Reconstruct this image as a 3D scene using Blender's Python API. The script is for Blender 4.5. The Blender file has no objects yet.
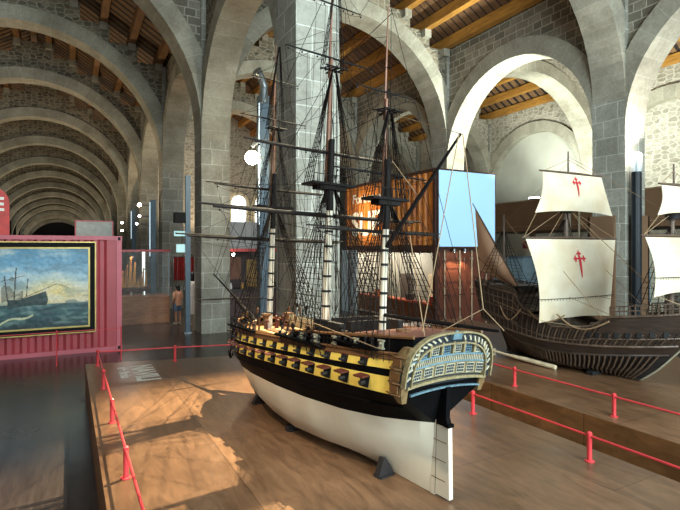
import bpy, math, random
from math import sin, cos, pi, sqrt, radians as R
from mathutils import Vector as V, Matrix
random.seed(7)
sc = bpy.context.scene
COL = sc.collection

# ------------------------------------------------------------------ helpers
def lin(c):
    c = c / 255.0
    return c / 12.92 if c <= .04045 else ((c + .055) / 1.055) ** 2.4
def rgb(r, g, b): return (lin(r), lin(g), lin(b), 1.0)

class MB:
    def __init__(s): s.v = []; s.f = []; s.m = []; s.uv = []
    def add(s, vs, fs, m=0, uvs=None):
        b = len(s.v); s.v.extend([tuple(p) for p in vs])
        for i, f in enumerate(fs):
            s.f.append([b + k for k in f]); s.m.append(m); s.uv.append(uvs[i] if uvs else None)
        return s
    def box(s, x0, x1, y0, y1, z0, z1, m=0):
        vs = [(x0,y0,z0),(x1,y0,z0),(x1,y1,z0),(x0,y1,z0),(x0,y0,z1),(x1,y0,z1),(x1,y1,z1),(x0,y1,z1)]
        return s.add(vs, [(0,3,2,1),(4,5,6,7),(0,1,5,4),(1,2,6,5),(2,3,7,6),(3,0,4,7)], m)
    def obox(s, o, ax, ay, az, m=0):
        """box from centre o with half-axis vectors"""
        o, ax, ay, az = V(o), V(ax), V(ay), V(az)
        vs = [o-ax-ay-az, o+ax-ay-az, o+ax+ay-az, o-ax+ay-az, o-ax-ay+az, o+ax-ay+az, o+ax+ay+az, o-ax+ay+az]
        return s.add(vs, [(0,3,2,1),(4,5,6,7),(0,1,5,4),(1,2,6,5),(2,3,7,6),(3,0,4,7)], m)
    def tube(s, p, q, r0, r1=None, n=8, m=0, cap=True):
        r1 = r0 if r1 is None else r1
        p, q = V(p), V(q); d = (q - p)
        if d.length < 1e-9: return s
        d.normalize()
        a = d.orthogonal().normalized(); b = d.cross(a)
        vs = []
        for c, r in ((p, r0), (q, r1)):
            for k in range(n):
                t = 2*pi*k/n; vs.append(c + a*(r*cos(t)) + b*(r*sin(t)))
        fs = [(k, (k+1) % n, n+(k+1) % n, n+k) for k in range(n)]
        if cap: fs += [tuple(range(n-1, -1, -1)), tuple(range(n, 2*n))]
        return s.add(vs, fs, m)
    def path(s, pts, r, n=6, m=0):
        pts = [V(p) for p in pts]
        rr = r if isinstance(r, (list, tuple)) else [r]*len(pts)
        vs = []; a = None
        for i, p in enumerate(pts):
            d = (pts[min(i+1, len(pts)-1)] - pts[max(i-1, 0)]).normalized()
            if a is None: a = d.orthogonal().normalized()
            else: a = (a - d*a.dot(d)).normalized()
            b = d.cross(a)
            for k in range(n):
                t = 2*pi*k/n; vs.append(p + a*(rr[i]*cos(t)) + b*(rr[i]*sin(t)))
        fs = []
        for i in range(len(pts)-1):
            for k in range(n):
                fs.append((i*n+k, i*n+(k+1) % n, (i+1)*n+(k+1) % n, (i+1)*n+k))
        fs += [tuple(range(n-1, -1, -1)), tuple(range((len(pts)-1)*n, len(pts)*n))]
        return s.add(vs, fs, m)
    def lathe(s, c, prof, n=16, m=0):
        c = V(c); vs = []
        for (r, z) in prof:
            for k in range(n):
                t = 2*pi*k/n; vs.append(c + V((r*cos(t), r*sin(t), z)))
        fs = []
        for i in range(len(prof)-1):
            for k in range(n):
                fs.append((i*n+k, i*n+(k+1) % n, (i+1)*n+(k+1) % n, (i+1)*n+k))
        fs += [tuple(range(n-1, -1, -1)), tuple(range((len(prof)-1)*n, len(prof)*n))]
        return s.add(vs, fs, m)
    def sphere(s, c, r, n=12, m=0, sc3=(1,1,1)):
        c = V(c); k2 = n//2; vs = []
        for i in range(k2+1):
            a = pi*i/k2
            for k in range(n):
                t = 2*pi*k/n
                vs.append(c + V((r*sc3[0]*sin(a)*cos(t), r*sc3[1]*sin(a)*sin(t), r*sc3[2]*cos(a))))
        fs = [(i*n+k, (i+1)*n+k, (i+1)*n+(k+1) % n, i*n+(k+1) % n) for i in range(k2) for k in range(n)]
        return s.add(vs, fs, m)
    def prism(s, poly, o, ax, ay, th, m=0):
        """2-D polygon in plane (ax, ay) at o, extruded by vector th"""
        o, ax, ay, th = V(o), V(ax), V(ay), V(th); n = len(poly)
        a = [o + ax*p[0] + ay*p[1] for p in poly]
        vs = a + [p + th for p in a]
        fs = [tuple(range(n-1, -1, -1)), tuple(range(n, 2*n))] + [(k, (k+1) % n, n+(k+1) % n, n+k) for k in range(n)]
        return s.add(vs, fs, m)
    def grid(s, fn, nu, nv, m=0, uvscale=None):
        vs = [fn(i/nu, j/nv) for j in range(nv+1) for i in range(nu+1)]
        fs = [(j*(nu+1)+i, j*(nu+1)+i+1, (j+1)*(nu+1)+i+1, (j+1)*(nu+1)+i) for j in range(nv) for i in range(nu)]
        u = None
        if uvscale:
            q = lambda i, j: (i/nu*uvscale[0], j/nv*uvscale[1])
            u = [[q(i,j), q(i+1,j), q(i+1,j+1), q(i,j+1)] for j in range(nv) for i in range(nu)]
        return s.add(vs, fs, m, u)
    def build(s, name, mats, parent=None, smooth=False, ang=35, recalc=False):
        me = bpy.data.meshes.new(name)
        me.from_pydata(s.v, [], s.f)
        mats = mats if isinstance(mats, (list, tuple)) else [mats]
        for m in mats: me.materials.append(m)
        me.polygons.foreach_set('material_index', s.m)
        if recalc:
            import bmesh
            bm = bmesh.new(); bm.from_mesh(me)
            bmesh.ops.recalc_face_normals(bm, faces=bm.faces); bm.to_mesh(me); bm.free()
        me.update()
        uvl = me.uv_layers.new(name='UVMap')
        for p in me.polygons:
            cu = s.uv[p.index] if not recalc else None
            n = p.normal; ax, ay, az = abs(n.x), abs(n.y), abs(n.z)
            for j, li in enumerate(p.loop_indices):
                if cu: uvl.data[li].uv = cu[j]; continue
                co = me.vertices[me.loops[li].vertex_index].co
                if az >= ax and az >= ay: uvl.data[li].uv = (co.x, co.y)
                elif ax >= ay: uvl.data[li].uv = (co.y, co.z)
                else: uvl.data[li].uv = (co.x, co.z)
        if smooth:
            me.polygons.foreach_set('use_smooth', [True]*len(me.polygons))
            me.set_sharp_from_angle(angle=R(ang))
        o = bpy.data.objects.new(name, me); COL.objects.link(o)
        if parent: o.parent = parent
        return o

def tag(o, label, cat, group=None):
    o['label'] = label; o['category'] = cat
    if group: o['group'] = group
    return o
def thing(name, label, cat, loc=(0,0,0), rz=0, group=None):
    o = bpy.data.objects.new(name, None); COL.objects.link(o)
    o.empty_display_size = .1
    o.location = loc; o.rotation_euler = (0, 0, rz)
    return tag(o, label, cat, group)
def struct(o): o['kind'] = 'structure'; return o
def dup(o, loc=None):
    c = o.copy(); COL.objects.link(c)
    if loc is not None: c.location = loc
    return c
def text(name, body, size, mat, M, parent=None, ext=.002, align='LEFT', bold=0, sx=1):
    cu = bpy.data.curves.new(name, 'FONT'); cu.body = body; cu.size = size; cu.extrude = ext
    cu.align_x = align; cu.offset = bold
    cu.materials.append(mat)
    o = bpy.data.objects.new(name, cu); COL.objects.link(o)
    if parent: o.parent = parent
    me = bpy.data.meshes.new_from_object(o.evaluated_get(bpy.context.evaluated_depsgraph_get()))
    bpy.data.objects.remove(o)
    o = bpy.data.objects.new(name, me); COL.objects.link(o)
    if not me.materials: me.materials.append(mat)
    if parent: o.parent = parent
    o.matrix_local = M @ Matrix.Diagonal((sx, 1, 1, 1))
    return o
def frame3(x, y, z, o):
    M = Matrix.Identity(4)
    for i in range(3): M[i][0] = x[i]; M[i][1] = y[i]; M[i][2] = z[i]; M[i][3] = o[i]
    return M

# ------------------------------------------------------------------ materials
def base(name):
    m = bpy.data.materials.new(name); m.use_nodes = True
    nt = m.node_tree; nt.nodes.clear()
    out = nt.nodes.new('ShaderNodeOutputMaterial'); b = nt.nodes.new('ShaderNodeBsdfPrincipled')
    nt.links.new(b.outputs[0], out.inputs[0])
    return m, nt, b
def N(nt, t, **kw):
    n = nt.nodes.new(t)
    for k, v in kw.items():
        if k in n.inputs: n.inputs[k].default_value = v
        else: setattr(n, k, v)
    return n
def mixc(nt, fac, a, b, mode='MIX'):
    n = nt.nodes.new('ShaderNodeMix'); n.data_type = 'RGBA'; n.blend_type = mode
    for k, v in ((0, fac), (6, a), (7, b)):
        if hasattr(v, 'is_linked'): nt.links.new(v, n.inputs[k])
        else: n.inputs[k].default_value = v
    return n.outputs[2]
def ramp(nt, fac, stops):
    n = nt.nodes.new('ShaderNodeValToRGB'); e = n.color_ramp.elements
    while len(e) < len(stops): e.new(.5)
    for i, (p, c) in enumerate(stops): e[i].position = p; e[i].color = c
    nt.links.new(fac, n.inputs[0]); return n.outputs[0]
def bump(nt, b, h, s=.3, d=.02):
    n = N(nt, 'ShaderNodeBump'); n.inputs['Strength'].default_value = s; n.inputs['Distance'].default_value = d
    nt.links.new(h, n.inputs['Height']); nt.links.new(n.outputs[0], b.inputs['Normal'])

def paint(name, c, rough=.5, metal=0, var=.15, scale=6, c2=None, bmp=0, coat=0, spec=.5):
    m, nt, b = base(name)
    tc = N(nt, 'ShaderNodeTexCoord')
    no = N(nt, 'ShaderNodeTexNoise', Scale=scale, Detail=5.0); nt.links.new(tc.outputs['Object'], no.inputs['Vector'])
    c2 = c2 or tuple(max(0, x*(1-var*2)) for x in c[:3]) + (1,)
    col = ramp(nt, no.outputs[0], [(.3, c2), (.65, c)])
    nt.links.new(col, b.inputs['Base Color'])
    b.inputs['Roughness'].default_value = rough; b.inputs['Metallic'].default_value = metal
    b.inputs['Coat Weight'].default_value = coat; b.inputs['Specular IOR Level'].default_value = spec
    if bmp: bump(nt, b, no.outputs[0], bmp, .01)
    return m
def emit(name, c, s):
    m, nt, b = base(name)
    b.inputs['Base Color'].default_value = c; b.inputs['Emission Color'].default_value = c
    b.inputs['Emission Strength'].default_value = s
    return m
def glass(name, c=(.9,.95,.95,1), alpha=.12, rough=.02):
    m, nt, b = base(name)
    b.inputs['Base Color'].default_value = c; b.inputs['Roughness'].default_value = rough
    b.inputs['Alpha'].default_value = alpha
    return m

def ashlar(name, c1, c2, mort, bw=.62, rh=.36, ms=.012, bumpS=.35):
    m, nt, b = base(name)
    uv = N(nt, 'ShaderNodeUVMap'); tc = N(nt, 'ShaderNodeTexCoord')
    nz = N(nt, 'ShaderNodeTexNoise', Scale=1.1, Detail=3.0); nt.links.new(uv.outputs[0], nz.inputs['Vector'])
    # slight wobble of the courses
    sub = N(nt, 'ShaderNodeVectorMath', operation='SCALE'); sub.inputs['Scale'].default_value = .07
    nt.links.new(nz.outputs[1], sub.inputs[0])
    ad = N(nt, 'ShaderNodeVectorMath', operation='ADD'); nt.links.new(uv.outputs[0], ad.inputs[0]); nt.links.new(sub.outputs[0], ad.inputs[1])
    br = N(nt, 'ShaderNodeTexBrick', Scale=1.0)
    br.inputs['Brick Width'].default_value = bw; br.inputs['Row Height'].default_value = rh
    br.inputs['Mortar Size'].default_value = ms; br.inputs['Mortar Smooth'].default_value = .4
    br.inputs['Bias'].default_value = -.1
    br.inputs['Color1'].default_value = c1; br.inputs['Color2'].default_value = c2; br.inputs['Mortar'].default_value = mort
    br.offset = .5; br.squash = .7; br.squash_frequency = 3
    nt.links.new(ad.outputs[0], br.inputs['Vector'])
    n1 = N(nt, 'ShaderNodeTexNoise', Scale=.9, Detail=8.0, Roughness=.65); nt.links.new(tc.outputs['Object'], n1.inputs['Vector'])
    n2 = N(nt, 'ShaderNodeTexNoise', Scale=14.0, Detail=6.0, Roughness=.7); nt.links.new(tc.outputs['Object'], n2.inputs['Vector'])
    s1 = ramp(nt, n1.outputs[0], [(.3, (.62,.58,.52,1)), (.62, (1.08,1.06,1.0,1))])
    s2 = ramp(nt, n2.outputs[0], [(.3, (.72,.72,.7,1)), (.7, (1.1,1.1,1.1,1))])
    c = mixc(nt, 1.0, br.outputs['Color'], s1, 'MULTIPLY'); c = mixc(nt, .8, c, s2, 'MULTIPLY')
    nt.links.new(c, b.inputs['Base Color']); b.inputs['Roughness'].default_value = .9
    b.inputs['Specular IOR Level'].default_value = .2
    iv = N(nt, 'ShaderNodeMath', operation='MULTIPLY_ADD'); iv.inputs[1].default_value = -1.0; 
    nt.links.new(br.outputs['Fac'], iv.inputs[0]); nt.links.new(n2.outputs[0], iv.inputs[2])
    bump(nt, b, iv.outputs[0], bumpS, .03)
    return m
def rubble(name, c1, c2, mort, sx=3.2, sy=5.5, bumpS=.6):
    m, nt, b = base(name)
    uv = N(nt, 'ShaderNodeUVMap'); tc = N(nt, 'ShaderNodeTexCoord')
    mp = N(nt, 'ShaderNodeMapping'); mp.inputs['Scale'].default_value = (sx, sy, 1); nt.links.new(uv.outputs[0], mp.inputs['Vector'])
    nz = N(nt, 'ShaderNodeTexNoise', Scale=1.3, Detail=4.0); nt.links.new(mp.outputs[0], nz.inputs['Vector'])
    sub = N(nt, 'ShaderNodeVectorMath', operation='SCALE'); sub.inputs['Scale'].default_value = .35; nt.links.new(nz.outputs[1], sub.inputs[0])
    ad = N(nt, 'ShaderNodeVectorMath', operation='ADD'); nt.links.new(mp.outputs[0], ad.inputs[0]); nt.links.new(sub.outputs[0], ad.inputs[1])
    v1 = N(nt, 'ShaderNodeTexVoronoi', Scale=1.0, voronoi_dimensions='2D'); v2 = N(nt, 'ShaderNodeTexVoronoi', Scale=1.0, voronoi_dimensions='2D', feature='DISTANCE_TO_EDGE')
    for v in (v1, v2):
        v.inputs['Randomness'].default_value = .75
        nt.links.new(ad.outputs[0], v.inputs['Vector'])
    sep = N(nt, 'ShaderNodeSeparateColor'); nt.links.new(v1.outputs['Color'], sep.inputs[0])
    stone = ramp(nt, sep.outputs[0], [(0, c1), (1, c2)])
    edge = ramp(nt, v2.outputs['Distance'], [(.03, (1,1,1,1)), (.12, (0,0,0,1))])
    n2 = N(nt, 'ShaderNodeTexNoise', Scale=9.0, Detail=7.0, Roughness=.7); nt.links.new(tc.outputs['Object'], n2.inputs['Vector'])
    s2 = ramp(nt, n2.outputs[0], [(.3, (.6,.6,.58,1)), (.7, (1.15,1.15,1.12,1))])
    c = mixc(nt, edge, stone, mort); c = mixc(nt, .9, c, s2, 'MULTIPLY')
    nt.links.new(c, b.inputs['Base Color']); b.inputs['Roughness'].default_value = .92
    b.inputs['Specular IOR Level'].default_value = .15
    h = N(nt, 'ShaderNodeMath', operation='MINIMUM'); h.inputs[1].default_value = .25
    nt.links.new(v2.outputs['Distance'], h.inputs[0])
    a2 = N(nt, 'ShaderNodeMath', operation='MULTIPLY_ADD'); a2.inputs[1].default_value = .25
    nt.links.new(n2.outputs[0], a2.inputs[0]); nt.links.new(h.outputs[0], a2.inputs[2])
    bump(nt, b, a2.outputs[0], bumpS, .08)
    return m
def planks(name, c1, c2, gap, bw=2.4, rh=.2, ms=.004, rough=.25, grain=(2, 30), rot=0, rvar=.15, coat=0, blotch=.6):
    m, nt, b = base(name)
    uv = N(nt, 'ShaderNodeUVMap')
    mp = N(nt, 'ShaderNodeMapping'); mp.inputs['Rotation'].default_value = (0, 0, rot); nt.links.new(uv.outputs[0], mp.inputs['Vector'])
    br = N(nt, 'ShaderNodeTexBrick', Scale=1.0)
    br.inputs['Brick Width'].default_value = bw; br.inputs['Row Height'].default_value = rh
    br.inputs['Mortar Size'].default_value = ms; br.inputs['Mortar Smooth'].default_value = .2
    br.inputs['Color1'].default_value = c1; br.inputs['Color2'].default_value = c2; br.inputs['Mortar'].default_value = gap
    br.offset = .37
    nt.links.new(mp.outputs[0], br.inputs['Vector'])
    m2 = N(nt, 'ShaderNodeMapping'); m2.inputs['Scale'].default_value = (grain[0], grain[1], 1); nt.links.new(mp.outputs[0], m2.inputs['Vector'])
    g = N(nt, 'ShaderNodeTexNoise', Scale=1.0, Detail=8.0, Roughness=.65, Distortion=1.2); nt.links.new(m2.outputs[0], g.inputs['Vector'])
    n1 = N(nt, 'ShaderNodeTexNoise', Scale=.9, Detail=6.0, Roughness=.6); nt.links.new(uv.outputs[0], n1.inputs['Vector'])
    gs = ramp(nt, g.outputs[0], [(.3, (.46,.42,.38,1)), (.66, (1.2,1.17,1.14,1))])
    bs = ramp(nt, n1.outputs[0], [(.3, (1-blotch,)*3+(1,)), (.65, (1.1,1.1,1.1,1))])
    c = mixc(nt, .85, br.outputs['Color'], gs, 'MULTIPLY'); c = mixc(nt, .8, c, bs, 'MULTIPLY')
    nt.links.new(c, b.inputs['Base Color'])
    rr = N(nt, 'ShaderNodeMapRange'); rr.inputs['To Min'].default_value = max(.03, rough-rvar); rr.inputs['To Max'].default_value = rough+rvar
    nt.links.new(n1.outputs[0], rr.inputs['Value']); nt.links.new(rr.outputs[0], b.inputs['Roughness'])
    b.inputs['Coat Weight'].default_value = coat; b.inputs['Coat Roughness'].default_value = .12
    bump(nt, b, g.outputs[0], .10, .01)
    return m
def wood(name, c1, c2, rough=.55, scale=(3, 3, 40), dist=1.5):
    m, nt, b = base(name)
    tc = N(nt, 'ShaderNodeTexCoord'); mp = N(nt, 'ShaderNodeMapping'); mp.inputs['Scale'].default_value = scale
    nt.links.new(tc.outputs['Object'], mp.inputs['Vector'])
    g = N(nt, 'ShaderNodeTexNoise', Scale=1.0, Detail=7.0, Roughness=.6, Distortion=dist); nt.links.new(mp.outputs[0], g.inputs['Vector'])
    nt.links.new(ramp(nt, g.outputs[0], [(.3, c1), (.7, c2)]), b.inputs['Base Color'])
    b.inputs['Roughness'].default_value = rough
    bump(nt, b, g.outputs[0], .15, .01)
    return m

STONE_P = ashlar('stone_pillar', rgb(150,150,142), rgb(176,176,168), rgb(200,202,196), .58, .42, .012)
STONE_R = ashlar('stone_ring', rgb(160,158,146), rgb(176,173,160), rgb(186,184,172), .62, 1.3, .008, .2)
STONE_W = ashlar('stone_wall', rgb(120,116,106), rgb(158,152,140), rgb(184,180,168), .44, .22, .020, .6)
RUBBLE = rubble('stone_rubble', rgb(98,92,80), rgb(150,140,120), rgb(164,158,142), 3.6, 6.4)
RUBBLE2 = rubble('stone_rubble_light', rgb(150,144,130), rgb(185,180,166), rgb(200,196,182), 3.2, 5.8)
PLASTER = paint('plaster', rgb(186,186,172), .9, var=.06, scale=1.5)
FLOORM = planks('floor_planks', rgb(54,47,45), rgb(72,62,58), rgb(28,22,20), 2.6, .62, .006, .24, (1.2, 14), pi/2, .12, .0, .5)
PLATM = planks('platform_ply', rgb(106,78,56), rgb(124,92,66), rgb(54,36,24), 2.4, 1.22, .003, .34, (2.2, 9), pi/2, .14, .0, .45)
PLATS = planks('platform_side', rgb(120,80,44), rgb(150,102,60), rgb(50,32,18), 1.4, 1.0, .004, .5, (2.5, 6), 0, .1, 0, .55)
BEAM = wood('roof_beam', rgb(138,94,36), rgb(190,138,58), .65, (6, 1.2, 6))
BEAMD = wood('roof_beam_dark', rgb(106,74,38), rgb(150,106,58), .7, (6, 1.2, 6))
# ------------------------------------------------------------------ the building
ROWS = [(-6.72,-5.94), (3.16,3.94), (11.62,12.40), (20.0,20.8)]
Y0, DY, DEP = 7.33, 6.4, .85
YL = lambda k: Y0 + DY*k
NAVES = [(ROWS[0][1], ROWS[1][0], 5.5), (ROWS[1][1], ROWS[2][0], 5.9), (ROWS[2][1], ROWS[3][0], 5.4)]
EAVE, SLOPE = 9.3, .62
def roof_z(n, x):
    a, b = ROWS[n][0]+.39, ROWS[n+1][0]+.39
    return EAVE + SLOPE*min(x-a, b-x)
NP = 5
def purlin_x(n):
    a, b = ROWS[n][0]+.39, ROWS[n+1][0]+.39; h = (b-a)/2
    l = [a + h*(i+.55)/(NP+.2) for i in range(NP)]
    return l, [a+b-x for x in l], (a+b)/2

def arch_mesh(P, a0, a1, d0, d1, cz, top, steps=(), inset=.12, rw=.5, n=28, fill=None):
    """wall over an arch. P(a, d, z) -> point, a along the wall, d across it."""
    mb = MB(); c = (a0+a1)/2; r = (a1-a0)/2; ro = r+rw
    th = [pi*i/n for i in range(n+1)]
    cl = lambda x: min(max(x, a0), a1)
    inn = [(c - r*cos(t), cz + r*sin(t)) for t in th]
    def outp(t):
        x = c - ro*cos(t); z = cz + ro*sin(t)
        if x < a0 or x > a1:
            x = cl(x); z = cz + r*sin(t) + .0
            z = cz + sqrt(max(ro*ro-(x-c)**2, 0)) if abs(t-pi/2) < 1.2 else z
        return (x, z)
    out = [outp(t) for t in th]
    for i in range(n):
        s0, s1 = r*th[i], r*th[i+1]
        for d in (d0, d1):
            mb.add([P(inn[i][0], d, inn[i][1]), P(inn[i+1][0], d, inn[i+1][1]), P(out[i+1][0], d, out[i+1][1]), P(out[i][0], d, out[i][1])],
                   [(0,1,2,3)], 0, [[(s0,0.1),(s1,0.1),(s1,.6),(s0,.6)]])
        mb.add([P(inn[i][0], d0, inn[i][1]), P(inn[i+1][0], d0, inn[i+1][1]), P(inn[i+1][0], d1, inn[i+1][1]), P(inn[i][0], d1, inn[i][1])],
               [(0,1,2,3)], 0, [[(s0,0.1),(s1,0.1),(s1,.95),(s0,.95)]])
        e0, e1 = d0+inset, d1-inset
        for d, e in ((d0, e0), (d1, e1)):
            mb.add([P(out[i][0], d, out[i][1]), P(out[i+1][0], d, out[i+1][1]), P(out[i+1][0], e, out[i+1][1]), P(out[i][0], e, out[i][1])], [(0,1,2,3)], 0)
    xs = sorted(set([a0 + (a1-a0)*i/40 for i in range(41)] + [x for x in steps if a0 < x < a1]))
    zo = lambda x: cz + sqrt(max(ro*ro-(x-c)**2, 0)) - .03
    e0, e1 = d0+inset, d1-inset
    prev = None
    for xa, xb in zip(xs[:-1], xs[1:]):
        t = top((xa+xb)/2)
        ba, bb = min(zo(xa), t), min(zo(xb), t)
        for e in (e0, e1):
            mb.add([P(xa,e,ba), P(xb,e,bb), P(xb,e,t), P(xa,e,t)], [(0,1,2,3)], 1)
        mb.add([P(xa,e0,t), P(xb,e0,t), P(xb,e1,t), P(xa,e1,t)], [(0,1,2,3)], 1)
        if prev is not None and abs(prev-t) > .01:
            mb.add([P(xa,e0,prev), P(xa,e0,t), P(xa,e1,t), P(xa,e1,prev)], [(0,1,2,3)], 1)
        prev = t
    if fill is not None:
        for i in range(n):
            m = (d0+d1)/2
            mb.add([P(inn[i][0],m,0), P(inn[i+1][0],m,0), P(inn[i+1][0],m,inn[i+1][1]), P(inn[i][0],m,inn[i][1])], [(0,1,2,3)], 2)
    return mb

def stepfn(n):
    l, r, mid = purlin_x(n)
    br = sorted([x-.2 for x in l] + [x+.2 for x in r])
    def top(x):
        y = x if x <= mid else 2*mid - x
        best = EAVE - .15
        for p in l:
            if y >= p-.2: best = roof_z(n, p) - .34
        return best
    return top, br

# transverse (diaphragm) arches
APEX = {3: 9.92, 4: 9.69, 5: 9.36, 6: 8.98, 7: 8.76, 8: 8.47, 9: 8.1, 10: 7.85, 11: 7.55, 12: 7.26, 13: 7.0, 14: 6.67}
def transverse(n, k, wallm, ring=None):
    a0, a1, cz = NAVES[n]; y = YL(k)
    if n == 0: cz = APEX.get(k, 10.03) - (a1-a0)/2
    top, br = stepfn(n)
    mb = arch_mesh(lambda a, d, z: (a, d, z), a0, a1, y, y+DEP, cz, top, br)
    # corbel stones under every roof beam
    l, r, mid = purlin_x(n)
    for x in l + r:
        zb = roof_z(n, x) - .34
        for yy in (y+.02, y+DEP-.02):
            mb.box(x-.13, x+.13, yy-.1, yy+.1, zb-.26, zb, 0)
    return struct(mb.build('wall_transverse_arch', [ring or STONE_R, wallm], smooth=True, ang=20))
def longitudinal(row, k, wallm, fill=None):
    x0, x1 = ROWS[row]; y0, y1 = YL(k)+DEP, YL(k+1)
    mb = arch_mesh(lambda a, d, z: (d, a, z), y0, y1, x0, x1, 5.22, lambda a: EAVE-.05, fill=fill)
    return struct(mb.build('wall_arcade_arch', [STONE_R, wallm, fill or wallm], smooth=True, ang=20))
def pillar(row, k, h=EAVE-.1):
    x0, x1 = ROWS[row]; y = YL(k)
    mb = MB().box(x0, x1, y, y+DEP, 0, h)
    return struct(mb.build('pillar', STONE_P))

for k in range(0, 15):
    w = RUBBLE
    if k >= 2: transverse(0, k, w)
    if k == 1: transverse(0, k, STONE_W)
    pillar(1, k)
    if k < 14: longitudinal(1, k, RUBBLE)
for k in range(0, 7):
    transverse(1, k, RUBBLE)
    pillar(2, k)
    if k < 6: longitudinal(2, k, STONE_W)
pillar(2, -1)
longitudinal(2, -1, STONE_W)
for k in range(0, 7):
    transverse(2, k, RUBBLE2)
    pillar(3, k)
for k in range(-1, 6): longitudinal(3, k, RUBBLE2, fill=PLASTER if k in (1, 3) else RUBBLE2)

# roof: boarded slopes and purlins
CEIL = {}
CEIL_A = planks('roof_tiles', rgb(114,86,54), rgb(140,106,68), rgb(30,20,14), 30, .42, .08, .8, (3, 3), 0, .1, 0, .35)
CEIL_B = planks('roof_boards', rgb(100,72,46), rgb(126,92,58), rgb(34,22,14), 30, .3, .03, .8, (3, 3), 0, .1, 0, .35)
def roof_bay(n, k, beams=True, ridge=True):
    a, b = ROWS[n][0]+.39, ROWS[n+1][0]+.39; m = (a+b)/2
    y0, y1 = YL(k)+DEP/2, YL(k+1)+DEP/2
    zt = EAVE + SLOPE*(m-a); L = sqrt((m-a)**2 + (zt-EAVE)**2)
    mb = MB()
    for p, q in ((a, m), (b, m)):
        vs = [(p,y0,EAVE),(p,y1,EAVE),(q,y1,zt),(q,y0,zt)]
        mb.add(vs, [(0,1,2,3)], 0, [[(0,y0),(0,y1),(L,y1),(L,y0)]])
        mb.add([(x,y,z+.12) for x,y,z in vs], [(3,2,1,0)], 0, [[(0,y0),(0,y1),(L,y1),(L,y0)]])
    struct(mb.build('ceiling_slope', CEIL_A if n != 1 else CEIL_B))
    if not beams: return
    l, r, mid = purlin_x(n)
    key = 'b%d' % n
    for x in l + r + [mid]:
        z = roof_z(n, x) - .02
        if key not in CEIL:
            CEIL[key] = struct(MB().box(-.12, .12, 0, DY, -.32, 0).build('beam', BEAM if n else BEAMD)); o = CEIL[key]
        else: o = dup(CEIL[key])
        o.location = (x, y0, z)
for k in range(0, 14): roof_bay(0, k, 0 <= k <= 4)
for k in range(-1, 6): roof_bay(1, k, -1 <= k <= 3)
for k in range(-1, 6): roof_bay(2, k, -1 <= k <= 2)

# floor, side walls, far ends
struct(MB().box(-12, 24, -4, 104, -.3, 0).build('floor', FLOORM))
struct(MB().box(-9.2, -9.0, -1, 104, 0, EAVE+.4).build('wall_left', RUBBLE))
struct(MB().box(20.85, 21.0, -1, 48, 0, EAVE+.4).build('wall_right', RUBBLE2))
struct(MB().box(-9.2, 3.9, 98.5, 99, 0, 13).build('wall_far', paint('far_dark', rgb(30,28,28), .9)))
# end wall of the two right-hand naves with arched windows
mb = MB(); mb.box(3.9, 13.2, 32.4, 32.7, 0, 13)
struct(mb.build('wall_end', RUBBLE2))
WINL = emit('daylit_window', (.93, .97, 1, 1), 2.5)
TRIMW = paint('pale_reveal', rgb(214,204,170), .8)
for i, (wx, w, z0, z1) in enumerate(((9.85, .95, 3.3, 5.75), (11.45, .95, 3.3, 5.75))):
    poly = [(-w/2, z0), (w/2, z0)] + [(w/2*cos(t), z1-w/2+w/2*sin(t)) for t in [pi*j/12 for j in range(13)]]
    fr = [(-w/2-.25, z0-.2), (w/2+.25, z0-.2)] + [((w/2+.25)*cos(t), z1-w/2+(w/2+.25)*sin(t)) for t in [pi*j/12 for j in range(13)]]
    o = struct(MB().prism(fr, (wx, 32.38, 0), (1,0,0), (0,0,1), (0,-.06,0)).build('window_%d' % (i+1), TRIMW))
    MB().prism(poly, (wx, 32.3, 0), (1,0,0), (0,0,1), (0,-.03,0)).build('window_pane', WINL, o)
# ------------------------------------------------------------------ ship of the line (x starboard, y forward, z up)
PZ = .47           # top of the display platforms
def interp(tab, t):
    if t <= tab[0][0]: return tab[0][1]
    for (a, x), (b, y) in zip(tab[:-1], tab[1:]):
        if t <= b:
            f = (t-a)/(b-a); return x + (y-x)*f
    return tab[-1][1]
M_WHITE = paint('bottom_white', rgb(212,202,180), .4, var=.07, scale=3)
M_BLACK = paint('hull_black', rgb(13,13,14), .45, var=.2, scale=5, spec=.04)
M_YEL = paint('band_yellow', rgb(240,206,96), .45, var=.08, scale=14)
M_RAIL = paint('rail_brown', rgb(112,76,44), .5, scale=10)
M_DECK = planks('deck_planks', rgb(176,128,84), rgb(198,150,104), rgb(96,66,40), .6, .03, .002, .45, (8, 60), pi/2, .1, 0, .25)
M_POOP = paint('poop_red_brown', rgb(116,68,52), .5, scale=12)
M_LID = paint('port_lid_red', rgb(98,46,34), .5, scale=20)
M_GUN = paint('gun_iron', rgb(64,62,58), .5, metal=.4, scale=20)
M_DARK = paint('dark_opening', rgb(10,9,9), .8)
M_ROPE = paint('rope_dark', rgb(30,25,22), .9, var=.1, spec=.1)
M_ROPEL = paint('rope_light', rgb(150,124,92), .9, var=.1)
M_SPAR = paint('spar_dark', rgb(26,23,22), .7, scale=8, spec=.15)
M_MASTW = paint('mast_white', rgb(220,210,188), .45, var=.06, scale=6)
M_MASTB = paint('mast_brown', rgb(126,82,58), .5, scale=6)
M_GOLD = paint('carving_gold', rgb(146,132,96), .55, metal=.05, scale=30, var=.25)
M_CYAN = paint('stern_blue', rgb(98,126,136), .5, scale=20, var=.2)
M_NAVY = paint('stern_navy', rgb(28,36,44), .5, scale=10)
M_PALE = paint('carving_pale', rgb(172,166,142), .55, scale=30, var=.2)
M_PANE = paint('stern_pane', rgb(40,52,60), .12, scale=20)

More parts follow.
